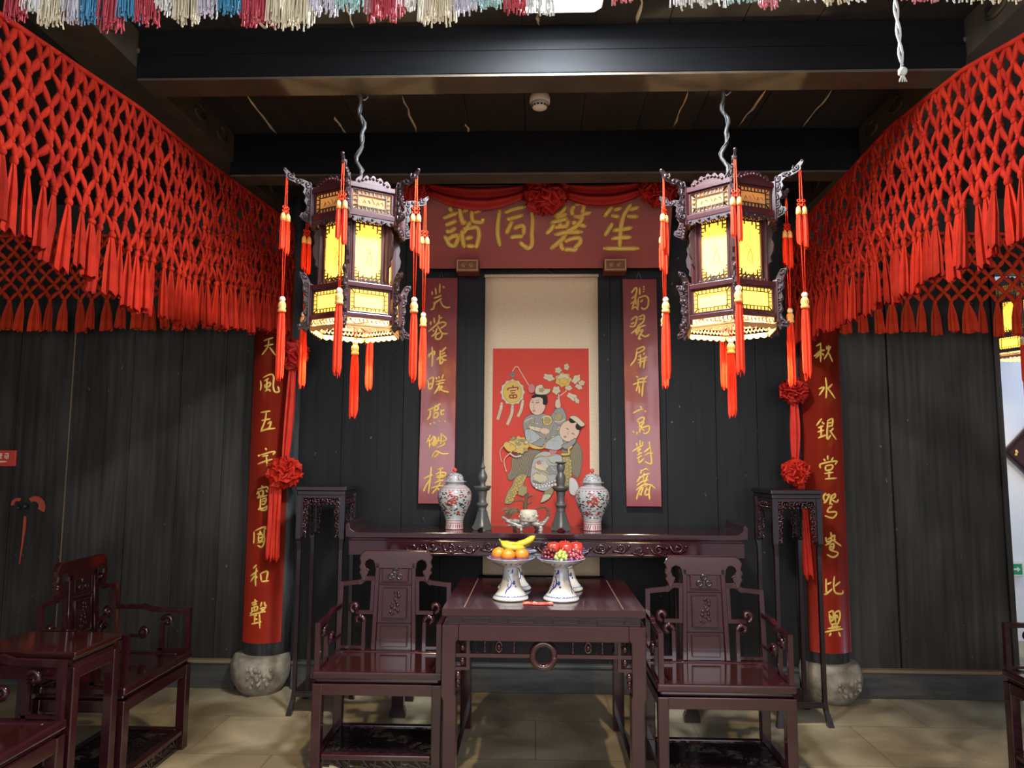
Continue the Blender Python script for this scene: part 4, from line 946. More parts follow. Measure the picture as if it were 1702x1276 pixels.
        for (u, v, r_, tt) in ((.030, .176, .016, 1), (.016, .140, .014, -1), (.014, .100, .012, 1), (.014, .060, .012, -1), (.012, .018, .012, 1), (.026, -.030, .016, -1)):
            for w_ in (-.005, .005): br.tube(spiral((u, v), r_, 1.1, lambda a_, b_: g(a_, b_, w_), 9, v * 70, tt), .0035, 5)
        for (u, v, r_) in ((.044, .186, .008), (.024, .170, .010), (.022, .145, .009), (.026, .118, .009), (.014, .095, .008), (.022, .070, .009), (.014, .045, .008), (.018, .020, .009), (.020, -.015, .009), (.040, -.036, .010), (.020, -.045, .009)):
            br.ball(g(u, v), r_, 7)
        br.build('corner_bracket', LCARV, t)
        g = rad(Rm + .008)
        MB().prism([(0, .39), (.018, .375), (.026, .35), (.020, .325), (.030, .30), (.026, .27), (.014, .25), (.018, .23), (0, .215)], g, 0.010).build('side_bracket', LCARV, t)
        tp = tassel_parts(t, 0.515, True, seed=70 + k)
        tp.location = e * (Ru + 0.108) + Vector((0, 0, 0.588)); tp.rotation_euler = (0, 0, rz * -1 + 0.2 * k)
    for k in range(3):
        upf.beam(hx(Ru, k, 0.548), hx(Ru, k + 3, 0.548), 0.014, 0.014); lo.beam(hx(Rl, k, -0.002), hx(Rl, k + 3, -0.002), 0.006, 0.006)
    lo.build('lower_frame', LWOOD, t, bevel=0.002); mid.build('middle_frame', LWOOD, t, bevel=0.002); upf.build('upper_frame', LWOOD, t, bevel=0.002)
    ik.build('ink_drawing', INK, t)
    tp = tassel_parts(t, 0.075, False, r=0.019, length=0.27, seed=99); tp.location = (0, 0, -0.005)
    m = MB()
    P = [Vector((0.012 * math.sin(i * .55) + 0.008 * math.sin(i * 1.3), 0.006 * math.cos(i * .7), 0.55 + (1.035 - 0.55) * i / 22)) for i in range(23)]
    m.tube(P, 0.0085, 8)
    m.tube([p + Vector((0.012 * math.cos(i), 0.010 * math.sin(i), 0)) for i, p in enumerate(P)], 0.0035, 6)
    m.build('cable', CABLE, t)
    m = MB().tube([(0.0, 0, 1.045), (0.022, 0, 1.04), (0.026, 0, 1.02), (0.01, 0, 1.008), (-0.006, 0, 1.018)], 0.004, 6)
    m.build('hook', STEEL, t)
    MB().lathe([(0.004, 0.20), (0.018, 0.185), (0.026, 0.16), (0.024, 0.14), (0.012, 0.122)], 16).build('bulb', emit('bulb_glow', (1.0, 0.72, 0.36), 30), t)
    MB().tube([(0, 0, 0.20), (0, 0, 0.55)], 0.008, 8).build('lamp_rod', LCARV, t)
    return t
def lantern_light(loc, power):
    d = bpy.data.lights.new('lantern_bulb_light', 'POINT'); d.energy = power; d.color = (1.0, 0.78, 0.46); d.shadow_soft_size = 0.03
    o = bpy.data.objects.new('lantern_bulb_light', d); col.objects.link(o); o.location = loc
LZ = 2.128
L1 = lantern((-0.778, 3.05, LZ), math.radians(2), 'lit hexagonal wooden palace lantern with red tassels, left of the plaque', 'lit palace lanterns')
def relant(loc, rz, label, sc_=1.0):
    o = copy_tree(L1); o.location = loc; o.rotation_euler = (0, 0, rz); o.scale = (sc_,) * 3; o['label'] = label
    return o
L2 = relant((0.826, 3.06, LZ + 0.008), math.radians(-9), 'lit hexagonal wooden palace lantern with red tassels, right of the plaque')
L3 = relant((3.90, 5.85, 2.42), math.radians(25), 'distant lit palace lantern in the bright side room, half hidden by the net')
for L_ in (L1, L2, L3): lantern_light(L_.location + Vector((0, 0, 0.105)), LANTERN_POWER * (0.4 if L_ is L3 else 1))

# ================================================================== FURNITURE
def mirror(pts): return [(-x, z) for x, z in reversed(pts)]
def ice_lattice(mb, x0, x1, y0, y1, z, seed, n=26, w=0.011):
    rr = random.Random(seed)
    for k in range(n):
        x = x0 + (x1 - x0) * ((k * 0.618) % 1); y = y0 + (y1 - y0) * ((k * 0.377) % 1)
        a = rr.choice((0.5, 1.2, 2.0, 2.7, 0.1)) + rr.uniform(-.2, .2); l = rr.uniform(.06, .13)
        p = (min(max(x - l * math.cos(a), x0), x1), min(max(y - l * math.sin(a), y0), y1), z); q = (min(max(x + l * math.cos(a), x0), x1), min(max(y + l * math.sin(a), y0), y1), z)
        if (Vector(p) - Vector(q)).length > .03: mb.beam(p, q, w, 0.012)
def curl(mb, fn, c, r, a0, sgn, w):
    mb.tube(spiral(c, r, 0.85, fn, 14, a0, sgn), [w] * 12 + [w * 1.1, w * 1.3, w * 1.5], 8)
def armchair(loc, rz, label, group):
    t = thing('armchair', loc, label, 'armchair', group, rz)
    # seat
    m = MB()
    for x0, x1, y0, y1 in ((-.325, .325, -.225, -.165), (-.325, .325, .165, .225), (-.325, -.265, -.165, .165), (.265, .325, -.165, .165)): m.box(x0, x1, y0, y1, .462, .500)
    m.box(-.310, .310, -.210, .210, .440, .462)
    m.build('seat_frame', LACQ, t, bevel=0.009)
    MB().box(-.266, .266, -.166, .166, .470, .494).build('seat_panel', SEATM, t, bevel=0.002)
    m = MB()
    for y in (-.205, .205): m.box(-.32, .32, y - .014, y + .014, .385, .440)
    for x in (-.305, .305): m.box(x - .014, x + .014, -.2, .2, .385, .440)
    m.build('apron', LACQ, t, bevel=0.004)
    for x in (-.297, .297):
        for y in (-.197, .197):
            m = MB().prism([(-.026, .44), (.026, .44), (.024, .05), (.027, .0), (-.027, .0), (-.024, .05)], lambda u, v, w: Vector((x + u, y + w, v)), 0.05)
            m.build('leg', LACQ, t, bevel=0.005)
    # footrest with openwork lattice
    m = MB()
    for y in (-.197, .197): m.beam((-.27, y, .092), (.27, y, .092), .036, .026)
    for x in (-.297, .297): m.beam((x, -.172, .092), (x, .172, .092), .036, .026)
    m.build('foot_rail', LACQ, t, bevel=0.004)
    m = MB(); ice_lattice(m, -.272, .272, -.18, .18, .090, 5, 120, .014)
    for y in (-.197,):
        for k in range(9):
            x = -.26 + .065 * k; m.beam((x, y, .078), (x + (.045 if k % 2 else -.01), y, .022), .008, .010)
            m.beam((x - .03, y, .05 + .01 * (k % 3)), (x + .03, y, .045 - .008 * (k % 2)), .008, .010)
        m.beam((-.27, y, .018), (.27, y, .018), .010, .010)
    m.build('foot_lattice', BLACKW, t)
    # back: y about .205, leaning a touch
    def bk(u, v, w=0.0): return Vector((u, .196 + .05 * (v - .5) + w, v))
    half = [(0, 1.035), (.172, 1.035), (.192, 1.022), (.206, .995), (.198, .968), (.207, .945), (.198, .928), (.206, .912), (.196, .900), (.186, .866), (.168, .866), (.162, .895), (.152, .912),
            (.150, .925), (.166, .935), (.172, .955), (.166, .975), (.148, .985), (.128, .978), (.118, .958), (.116, .935), (0, .935)]
    poly = half + [(-x, z) for x, z in reversed(half[1:-1])]
    MB().prism(poly, bk, 0.030).build('crest_rail', SEATM, t, bevel=0.005)
    m = MB()
    for s in (-1, 1): m.prism([(s * .088, .97), (s * .112, .97), (s * .126, .50), (s * .100, .50)][::s], bk, 0.030)
    for z in (.955, .852, .648): m.beam(bk(-.098, z), bk(.098, z), .018, .014)
    m.build('back_stile', LACQ, t, bevel=0.004)
    m = MB().prism([(-.098, .50), (.098, .50), (.090, .955), (-.090, .955)], lambda u, v, w: bk(u, v, w + .002), 0.012)
    for z0, z1, xx in ((.868, .942, .070), (.672, .832, .066), (.520, .628, .072)):
        m.prism([(-xx, z0), (xx, z0), (xx, z1), (-xx, z1)], lambda u, v, w: bk(u, v, w - .007), 0.010)
        m.path([bk(x, z, -.012) for x, z in ((-xx, z0), (xx, z0), (xx, z1), (-xx, z1), (-xx, z0))], .006, .006, (0, 1, 0))
    m.build('splat', LACQ, t, bevel=0.002)
    m = MB()
    for (u, v) in ((0, .925), (-.024, .893), (.024, .893)):
        m.tube([bk(u + .013 * math.cos(a), v + .013 * math.sin(a), -.013) for a in [2 * PI * i / 12 for i in range(13)]], .006, 6)
    m.beam(bk(0, .91, -.013), bk(0, .885, -.013), .010, .006)
    m.build('dark_cloud_cutout', BLACKW, t)  # dark rings and bar imitate the shade inside a cloud-shaped cutout
    m = MB(); rr = random.Random(4)
    for k in range(22):
        z = .69 + .125 * k / 21; m.ball(bk(rr.uniform(-.026, .026), z, -.013), rr.uniform(.005, .010), 6, 0, (1, .6, 1.3))
    m.build('carved_relief', LACQ, t)
    for s in (-1, 1):
        f = lambda u, v, w=0.0: bk(s * u, v, w)
        m = MB()
        m.path([f(.112, .880), (f(.165, .882)), f(.195, .862), f(.300, .850), f(.305, .50)], .024, .024, (0, 1, 0))
        m.path([f(.124, .870), f(.128, .700), f(.205, .700)], .020, .022, (0, 1, 0))
        curl(m, f, (.222, .726), .030, -1.4, 1, .0135)
        m.path([f(.168, .505), f(.168, .640)], .020, .022, (0, 1, 0)); m.path([f(.168, .514), f(.29, .514)], .016, .022, (0, 1, 0))
        curl(m, f, (.196, .654), .030, 3.3, -1, .0135); m.ball(f(.190, .678), .017, 8)
        m.build('back_fret', LACQ, t, bevel=0.003)
        ar = lambda u, v, w=0.0: Vector((s * (.303 + w), u, v))
        m = MB()
        m.path([ar(.205, .735), ar(.04, .735), ar(.0, .722), ar(-.203, .718), ar(-.203, .50)], .026, .024, (1, 0, 0))
        m.path([ar(-.185, .512), ar(-.045, .512)], .014, .02, (1, 0, 0)); m.path([ar(-.06, .505), ar(-.06, .640)], .020, .020, (1, 0, 0))
        curl(m, ar, (-.090, .660), .032, .2, 1, .0135)
        m.path([ar(.20, .580), ar(.065, .580)], .018, .020, (1, 0, 0)); curl(m, ar, (.045, .604), .030, -1.3, -1, .0135)
        m.build('arm', LACQ, t, bevel=0.003)
    return t
GA = 'carved dark lacquer armchairs'
C1 = armchair((-.782, 3.885, 0), 0, 'dark lacquer armchair facing forward, left of the fruit table', GA)
def rechair(loc, rz, label):
    o = copy_tree(C1); o.location = loc; o.rotation_euler = (0, 0, rz); o['label'] = label; return o
rechair((.897, 3.765, 0), 0, 'dark lacquer armchair facing forward, right of the fruit table')
rechair((-2.095, 3.685, 0), PI / 2, 'dark lacquer armchair turned sideways by the left wall, behind the tea table')
rechair((-2.11, 2.650, 0), PI / 2, 'cropped armchair in the bottom left corner, in front of the tea table')
rechair((2.60, 3.57, 0), -PI / 2, 'armchair at the right picture edge before the bright doorway')

# square offering table
t = thing('square_table', (.037, 3.965, 0), 'square dark lacquer table with a ring fretwork, carrying the fruit stands', 'table')
hw, hd = .483, .445
m = MB().box(-hw, hw, -hd, hd, .806, .838)
for x in (-.380, .380): m.box(x - .003, x + .003, -hd + .03, hd - .03, .838, .8395, 1)
m.box(-hw + .012, hw - .012, -hd + .012, hd - .012, .798, .806)
m.build('top', [LACQ, mat('pale_inlay_line', (0.16, 0.09, 0.06), 0.3)], t, bevel=0.006)
m = MB().box(-hw + .022, hw - .022, -hd + .022, hd - .022, .760, .798)
for k in range(4):
    x = -.32 + .2133 * k
    for y, s in ((-hd + .022, -1), (hd - .022, 1)):
        m.path([Vector((x + u, y + s * .002, .779 + v)) for u, v in ((-.063, -.010), (.063, -.010), (.063, .010), (-.063, .010), (-.063, -.010))], .007, .008, (0, 1, 0))
m.build('waist', LACQ, t, bevel=0.002)
m = MB()
for y in (-hd + .014, hd - .014): m.box(-hw + .08, hw - .08, y - .014, y + .014, .690, .760)
for x in (-hw + .014, hw - .014): m.box(x - .014, x + .014, -hd + .08, hd - .08, .690, .760)
m.build('apron', LACQ, t, bevel=0.003)
for sx in (-1, 1):
    for sy in (-1, 1):
        f = lambda u, v, w: Vector((sx * (hw - u), sy * (hd - w - .04), v))
        m = MB().prism([(0, .760), (.080, .760), (.080, .690), (.066, .672), (.062, .44), (.072, .43), (.074, .415), (.010, .40), (.010, .03), (.004, .0), (.0, .0), (.0, .415), (.0, .43)][:0] or
                       [(0, .760), (.080, .760), (.080, .700), (.068, .685), (.066, .445), (.072, .435), (.072, .0), (.010, .0), (.010, .415), (0, .435)], f, 0.078)
        m.build('leg', LACQ, t, bevel=0.004)
def frets(place, half):
    m = MB()
    P = lambda u, v, w=0.0: place(u, v)
    up = place(0, 0, 1) - place(0, 0, 0)
    m.path([P(-half, .620), P(-.062, .620)], .018, .016, up); m.path([P(.062, .620), P(half, .620)], .018, .016, up)
    m.tube([P(.052 * math.cos(a), .622 + .056 * math.sin(a)) for a in [2 * PI * i / 28 for i in range(29)]], .017, 8)
    for s in (-1, 1):
        for u in (.27, .135):
            q = P(s * u * half / .4, 0); m.lathe([(.005, .629), (.008, .64), (.004, .648), (.009, .658), (.004, .668), (.008, .68), (.005, .69)], 10, (q.x, q.y, 0))
        q = s * .205 * half / .4
        m.tube([P(q + .014 * math.cos(a), .660 + .024 * math.sin(a)) for a in [2 * PI * i / 16 for i in range(17)]], .006, 6); m.ball(P(q, .660), .011, 8, 0, (1, 1, 1.5))
        x = s * (half + .0)
        m.path([P(s * (half - .055), .690), P(s * (half - .055), .560), P(x, .560)], .014, .0185, up)
        m.path([P(s * (half - .055), .620), P(x, .620)], .012, .014, up)
        for v in (.655, .59): m.ball(P(s * (half - .028), v), .013, 8, 0, (1, 1, 1.5))
        for v, r_ in ((.525, .016), (.500, .013), (.478, .009)): m.ball(P(s * (half - .008), v), r_, 8, 0, (1, 1, 1.4))
    return m
frets(lambda u, v, w=0: Vector((u, -hd + .022 + w, v)), hw - .070).build('fretwork', LACQ, t)
frets(lambda u, v, w=0: Vector((u, hd - .022 - w, v)), hw - .070).build('fretwork', LACQ, t)
frets(lambda u, v, w=0: Vector((-hw + .022 + w, u, v)), hd - .070).build('fretwork', LACQ, t)
frets(lambda u, v, w=0: Vector((hw - .022 - w, u, v)), hd - .070).build('fretwork', LACQ, t)
m = MB()
for y in (-hd + .04,):
    m.beam((-hw + .07, y, .082), (hw - .07, y, .082), .024, .014)
    for k in range(8): x = -.36 + .103 * k; m.beam((x, y, .040), (x, y, .080), .012, .03 if k % 2 else .05)
    m.beam((-hw + .07, y, .036), (hw - .07, y, .036), .02, .012)
for x in (-hw + .04, hw - .04): m.beam((x, -hd + .07, .052), (x, hd - .07, .052), .024, .014)
m.build('stretcher', BLACKW, t, bevel=0.002)

# long altar table
AO = Vector((.055, 4.66, 0)); AZ = 1.100
t = thing('altar_table', AO, 'long dark altar table with upturned ends and a carved apron, under the scroll', 'table')
ends = [(1.165, AZ - .035), (1.22, AZ - .030), (1.222, AZ + .044), (1.205, AZ + .060), (1.196, AZ + .050), (1.190, AZ + .020), (1.165, AZ + .003), (1.13, AZ)]
poly = ends + [(-x, z) for x, z in reversed(ends)]
m = MB().prism(poly, lambda u, v, w: Vector((u, w, v)), 0.42)
m.box(-1.19, 1.19, -.200, .200, AZ - .050, AZ - .035)
m.build('top', LACQ, t, bevel=0.004)
m = MB()
for y in (-.190, .190): m.box(-1.20, 1.20, y - .012, y + .012, .960, AZ - .05)
for x in (-1.19, 1.19): m.box(x - .012, x + .012, -.178, .178, .960, AZ - .05)
m.beam((-.885, -.204, .972), (.885, -.204, .972), .008, .010)
m.build('apron', LACQ, t, bevel=0.003)
m = MB(); rr = random.Random(9)
for k in range(15):
    x = -.80 + 1.6 * k / 14; z = 1.008 + .008 * math.sin(k * 1.9)
    m.tube(spiral((x, z), .030, 1.2, lambda u, v: Vector((u, -.206, v)), 14, k, 1 if k % 2 else -1), .0085, 7)
    m.tube([(x - .05, -.205, z + .02 * math.sin(k)), (x - .03, -.207, z - .018), (x + .01, -.205, z - .026), (x + .05, -.203, z - .012 * math.cos(k))], .008, 7)
    m.ball((x + .05, -.205, z + .012), .010, 6, 0, (1.3, .6, .8))
m.build('carved_scrollwork', LACQ, t)
for x in (-.885, .875):
    for y in (-.145, .145):
        m = MB().prism([(-.036, .985), (.036, .985), (.036, .06), (.048, .03), (.048, 0), (-.048, 0), (-.048, .03), (-.036, .06)], lambda u, v, w: Vector((x + u, y + w, v)), 0.055)
        m.build('leg', BLACKW, t, bevel=0.004)
m = MB()
for x in (-.885, .875): m.box(x - .02, x + .02, -.118, .118, .10, .14); m.box(x - .02, x + .02, -.118, .118, .86, .90)
m.build('side_rail', BLACKW, t, bevel=0.003)

# flower stands
def flower_stand(loc, rz, label):
    t = thing('flower_stand', loc, label, 'flower stand', 'tall dark flower stands', rz)
    m = MB().box(-.160, .160, -.165, .165, 1.345, 1.372).box(-.150, .150, -.155, .155, 1.318, 1.345)
    m.build('top', BLACKW, t, bevel=0.004)
    for x in (-.136, .136):
        for y in (-.141, .141):
            sx = 1 if x > 0 else -1; sy = 1 if y > 0 else -1
            m = MB()
            q = [(1.318, 0, .015), (1.05, 0, .015), (1.03, -.004, .0135), (.98, -.006, .0115), (.14, -.004, .0115), (.09, .0, .013), (.04, .010, .015), (.0, .016, .017)]
            for (z0, d0, w0), (z1, d1, w1) in zip(q, q[1:]):
                vs = []
                for z, d, w in ((z0, d0, w0), (z1, d1, w1)):
                    for i, j in ((-1, -1), (1, -1), (1, 1), (-1, 1)): vs.append((x + sx * d + i * w, y + sy * d + j * w, z))
                m.add(vs, [(0, 1, 2, 3), (4, 7, 6, 5), (0, 4, 5, 1), (1, 5, 6, 2), (2, 6, 7, 3), (3, 7, 4, 0)])
            m.build('leg', BLACKW, t)
    for k in range(4):
        a = k * PI / 2; M_ = Matrix.Rotation(a, 3, 'Z'); D = .141 if k % 2 == 0 else .136; Hh = .121 if k % 2 == 0 else .126
        f = lambda u, v, w=0.0: M_ @ Vector((u, -D + w, v))
        m = MB(); rr = random.Random(20 + k)
        m.beam(f(-Hh, 1.309), f(Hh, 1.309), .014, .016)
        for s in (-1, 1): m.beam(f(s * (Hh - .004), 1.31), f(s * (Hh - .004), 1.06), .008, .010, f(0, 0, 1) - f(0, 0, 0))
        for i in range(9):
            x = -Hh + .02 + (2 * Hh - .04) * i / 8; dep = .05 + .02 * abs(math.sin(i * 1.7))
            m.tube(spiral((x, 1.285), .017, 1.0, f, 10, i, 1 if i % 2 else -1), .0055, 5); m.ball(f(x + .01, 1.262), .010, 6)
        for s in (-1, 1):
            for i in range(9):
                z = 1.262 - .022 * i; wv = .046 - .0022 * i
                m.tube(spiral((s * (Hh - wv * .55), z), .017, 1.0, f, 9, i * 1.3, 1 if (i + s) % 2 else -1), .0055, 5)
                m.ball(f(s * (Hh - wv * rr.uniform(.2, 1.0)), z + .006), rr.uniform(.007, .011), 6)
            m.tube([f(s * (Hh - .02), 1.075), f(s * (Hh - .03), 1.06), f(s * (Hh - .012), 1.048)], .006, 6)
        m.build('carved_apron', LACQ, t)
    m = MB().box(-.128, .128, -.133, .133, .118, .132)
    for y in (-.141, .141): m.beam((-.13, y, .115), (.13, y, .115), .020, .022)
    for x in (-.136, .136): m.beam((x, -.135, .115), (x, .135, .115), .020, .022)
    m.build('shelf', BLACKW, t, bevel=0.002)
    return t
flower_stand((-1.338, 4.66, 0), 0, 'tall dark flower stand with carved apron, at the left end of the altar table')
flower_stand((1.560, 4.605, 0), math.radians(4), 'tall dark flower stand with carved apron, at the right end of the altar table')

# tea table between the left armchairs
t = thing('tea_table', (-2.105, 3.162, 0), 'low dark tea table between the two armchairs on the left', 'table')
m = MB().box(-.222, .222, -.168, .168, .728, .752).box(-.21, .21, -.156, .156, .716, .728)
m.build('top', SEATM, t, bevel=0.004)
m = MB().box(-.200, .200, -.146, .146, .690, .716); m.build('waist', LACQ, t)
m = MB()
for y in (-.152, .152): m.box(-.18, .18, y - .01, y + .01, .640, .690)
for x in (-.206, .206): m.box(x - .01, x + .01, -.125, .125, .640, .690)
m.build('apron', LACQ, t, bevel=0.003)
for x in (-.198, .198):
    for y in (-.144, .144): MB().box(x - .022, x + .022, y - .022, y + .022, 0, .690).build('leg', LACQ, t, bevel=0.004)
m = MB()
for y in (-.144, .144): m.beam((-.18, y, .14), (.18, y, .14), .026, .024)
for x in (-.198, .198): m.beam((x, -.125, .14), (x, .125, .14), .026, .024)
ice_lattice(m, -.18, .18, -.13, .13, .142, 8, 20, .009)
m.build('shelf_lattice', BLACKW, t)

# ================================================================== THINGS ON THE ALTAR TABLE
def rad_at(prof, z):
    for (r0, z0), (r1, z1) in zip(prof, prof[1:]):
        if z0 <= z <= z1 and z1 > z0: return r0 + (r1 - r0) * (z - z0) / (z1 - z0)
    return prof[-1][0]
def wrap(prof):
    def s(x, z, h):
        r = rad_at(prof, z); a = -PI / 2 + x / max(r, .02); r += .0007 + h
        return Vector((r * math.cos(a), r * math.sin(a), z))
    return s
def fine(prof, per=4):
    P = smooth_path([(r, z, 0) for r, z in prof], per); return [(max(.001, p.x), p.y) for p in P]
VP = fine([(.056, 0), (.058, .006), (.056, .045), (.062, .075), (.080, .115), (.100, .160), (.109, .198), (.108, .228), (.096, .256), (.072, .276), (.060, .286), (.058, .298)])
def vase(loc, label, seed):
    t = thing('lidded_vase', loc, label, 'vase', 'pair of red dragon porcelain vases')
    rr = random.Random(seed); W = wrap(VP)
    m = MB().lathe(VP, 48)
    for k in range(26):
        u = 2 * PI * k / 26; brush(m, '%d,%d %d,%d' % (u * 56, 8, u * 56, 36), .006, lambda x, z, h: wrap(VP)(x, z, 0), 0, 1)
        brush(m, '%d,%d %d,%d' % (u * 100, 246, u * 100, 252), .009, lambda x, z, h: W(x * rad_at(VP, z) / .1, z, 0), 0, 1)
    for z in (.003, .042, .056, .262, .28):
        r = rad_at(VP, z); m.lathe([(r + .0008, z - .0016), (r + .0008, z + .0016)], 40, (0, 0, 0), 1)
    for k in range(330):
        z = .075 + .165 * rr.random(); x = rr.uniform(-PI, PI) * .1; c = 2 if rr.random() < .78 else 1
        brush(m, '%d,%d %d,%d %d,%d' % (x * 1000, z * 1000, x * 1000 + 7, z * 1000 + rr.uniform(-4, 5), x * 1000 + 14, z * 1000 + rr.uniform(-3, 3)), rr.uniform(.004, .0075), lambda x_, z_, h: W(x_, z_, 0), 0, c)
    for off in (0, 205, -205, 410):
        for st in ('-32,205 -16,222 2,218 10,204 -4,196 -18,186 -6,172 14,170 26,158', '10,204 26,212 36,200', '-18,186 -32,176 -36,164', '-6,172 -10,158 -22,150', '14,170 28,176', '-16,222 -22,230', '0,190 16,188 24,196', '-4,212 8,214', '30,120 26,100', '38,118 36,98', '24,112 40,108'):
            q = ' '.join('%d,%d' % (float(p.split(',')[0]) + off, float(p.split(',')[1])) for p in st.split())
            brush(m, q, .0078, lambda x_, z_, h: W(x_, z_, .0006), 0, 1)
    m.build('body', [PORC, REDGL, GRNGL], t)
    LP = fine([(.074, .298), (.075, .303), (.060, .307), (.057, .320), (.050, .338), (.034, .352), (.012, .358)])
    m = MB().lathe(LP, 40); Wl = wrap(LP)
    for k in range(46):
        z = rr.uniform(.310, .35); x = rr.uniform(-PI, PI) * rad_at(LP, z)
        brush(m, '%d,%d %d,%d' % (x * 1000, z * 1000, x * 1000 + 9, z * 1000 + rr.uniform(-3, 4)), .004, lambda x_, z_, h: Wl(x_, z_, 0), 0, rr.choice((2, 2, 1)))
    l = m.build('lid', [PORC, REDGL, GRNGL], t)
    MB().lathe([(.006, .354), (.006, .362), (.012, .367), (.0145, .375), (.012, .384), (.004, .389)], 20).build('knob', SIGNR, l)
vase((-.522, 4.68, AZ), 'lidded porcelain vase with a red dragon, at the left end of the altar row', 3)
vase((.360, 4.67, AZ), 'lidded porcelain vase with a red dragon, at the right end of the altar row', 5)

def candlestick(loc, label, spire):
    t = thing('candlestick', loc, label, 'candlestick', 'pair of old pewter candlesticks')
    sq = lambda a, z: 1 + .10 * math.cos(4 * a) * (z < .14)
    m = MB(); n = 48
    prof = fine([(.060, .0), (.054, .020), (.040, .060), (.030, .100), (.027, .118)])
    vs = []; fs = []
    for i, (r, z) in enumerate(prof):
        for j in range(n):
            a = 2 * PI * j / n; zz = z
            if i < 4: zz = max(z, .026 * max(0.0, math.cos(2 * a) ** 2 * 1.35 - .45))
            rr = r * sq(a, z); vs.append((rr * math.cos(a), rr * math.sin(a), zz))
    for i in range(len(prof) - 1):
        for j in range(n): fs.append((i * n + j, i * n + (j + 1) % n, (i + 1) * n + (j + 1) % n, (i + 1) * n + j))
    m.add(vs, fs, 0, True); m.build('foot', PEWTER, t, solid=0.003)
    m = MB().lathe(fine([(.027, .116), (.026, .140), (.034, .152), (.036, .164), (.025, .176), (.024, .200), (.029, .232), (.030, .244)]), 32)
    m.build('stem', PEWTER, t)
    MB().lathe([(.028, .243), (.044, .250), (.054, .268), (.056, .276), (.052, .274), (.030, .268), (.020, .268)], 40).build('drip_pan', PEWTER, t)
    if spire: up_ = [(.024, .266), (.018, .285), (.019, .30), (.028, .320), (.030, .338), (.022, .356), (.014, .372), (.012, .385), (.018, .394), (.012, .404), (.005, .425), (.001, .470)]
    else: up_ = [(.026, .266), (.024, .285), (.028, .305), (.031, .335), (.024, .352), (.019, .366), (.024, .380), (.026, .405), (.020, .418)]
    MB().lathe(fine(up_), 28).build('shaft', PEWTER, t)
    if not spire:
        MB().lathe([(.018, .416), (.034, .424), (.037, .432), (.034, .431), (.010, .427)], 32).build('top_pan', PEWTER, t)
candlestick((-.340, 4.64, AZ), 'old pewter candlestick with a pointed top, beside the left vase', True)
candlestick((.158, 4.64, AZ), 'old pewter candlestick with a small top dish, in front of the scroll picture', False)

t = thing('scholar_pot', (-.058, 4.62, AZ), 'small cream pot on a gnarled silvery root stand, on the altar between the candlesticks', 'pot')
m = MB(); rr = random.Random(12)
def rope_(pts, r0, r1):
    P = smooth_path(pts, 5); k = len(P)
    m.tube([p + Vector((rr.uniform(-.002, .002),) * 3) for p in P], [r0 + (r1 - r0) * i / (k - 1) + rr.uniform(-.0015, .0015) for i in range(k)], 8)
for pts, a, b_ in (([(-.155, -.01, .085), (-.11, -.02, .062), (-.05, 0, .055), (.0, -.01, .045)], .008, .018), ([(-.13, -.03, .06), (-.09, -.03, .05), (-.04, -.03, .03), (.02, -.02, .045)], .008, .017),
                   ([(-.12, -.02, .03), (-.08, -.03, .036), (-.04, -.03, .02), (-.03, -.04, .0)], .007, .012), ([(.14, 0, .085), (.11, -.02, .055), (.07, -.02, .04), (.03, -.02, .05)], .008, .019),
                   ([(.04, -.03, .05), (.075, -.03, .035), (.09, -.04, .015), (.085, -.04, .0)], .015, .013), ([(.12, -.03, .06), (.10, -.035, .04), (.06, -.03, .045)], .007, .014),
                   ([(-.07, .03, .05), (0, .04, .05), (.07, .03, .05)], .016, .016), ([(-.06, .03, .04), (-.08, .045, .0)], .014, .010), ([(.05, .04, .04), (.07, .045, .0)], .014, .010),
                   ([(-.03, -.035, .04), (.0, -.04, .05), (.02, -.035, .06)], .014, .012)): rope_(pts, a, b_)
for k in range(16): m.ball((rr.uniform(-.08, .08), rr.uniform(-.035, .035), rr.uniform(.03, .06)), rr.uniform(.010, .018), 7)
m.build('root_stand', ROOTW, t)
m = MB()
for pts, a, b_ in (([(.10, .02, .05), (.135, .02, .09), (.135, .02, .13), (.10, .02, .145), (.05, .02, .13)], .009, .006), ([(.0, .05, .05), (-.01, .05, .13), (-.005, .045, .18), (.005, .04, .235)], .02, .007),
                   ([(-.005, .045, .17), (-.04, .04, .185), (-.085, .03, .18)], .008, .003), ([(0, .045, .20), (.03, .04, .215), (.05, .035, .21)], .007, .003), ([(.005, .045, .16), (.03, .04, .175), (.028, .04, .20)], .006, .002)): rope_(pts, a, b_)
m.build('twisted_branch', STEM, t)
m = MB().lathe(fine([(.040, .055), (.050, .062), (.056, .085), (.056, .108), (.050, .126), (.046, .128), (.040, .122), (.010, .118)]), 32, (.012, -.01, 0))
for k in range(12):
    a = 2 * PI * k / 12; m.ball((.012 + .055 * math.cos(a), -.01 + .055 * math.sin(a), .092 + .01 * math.sin(k * 2)), .009, 6)
m.build('pot', POTM, t)
m = MB()
for k in range(60):
    a = rr.uniform(-.9, .7); x0 = rr.uniform(-.12, -.06); ln = rr.uniform(.05, .10)
    p0 = Vector((-.045, .01, .11)); p1 = Vector((x0, rr.uniform(-.02, .02), .125 + rr.uniform(-.015, .02))); p2 = p1 + Vector((-ln * .55, rr.uniform(-.01, .01), -ln * rr.uniform(-.1, .8)))
    m.tube(smooth_path([p0, p1, p2], 3), [.0016] * 6 + [.0008], 4)
m.build('dry_grass', DRYP, t)

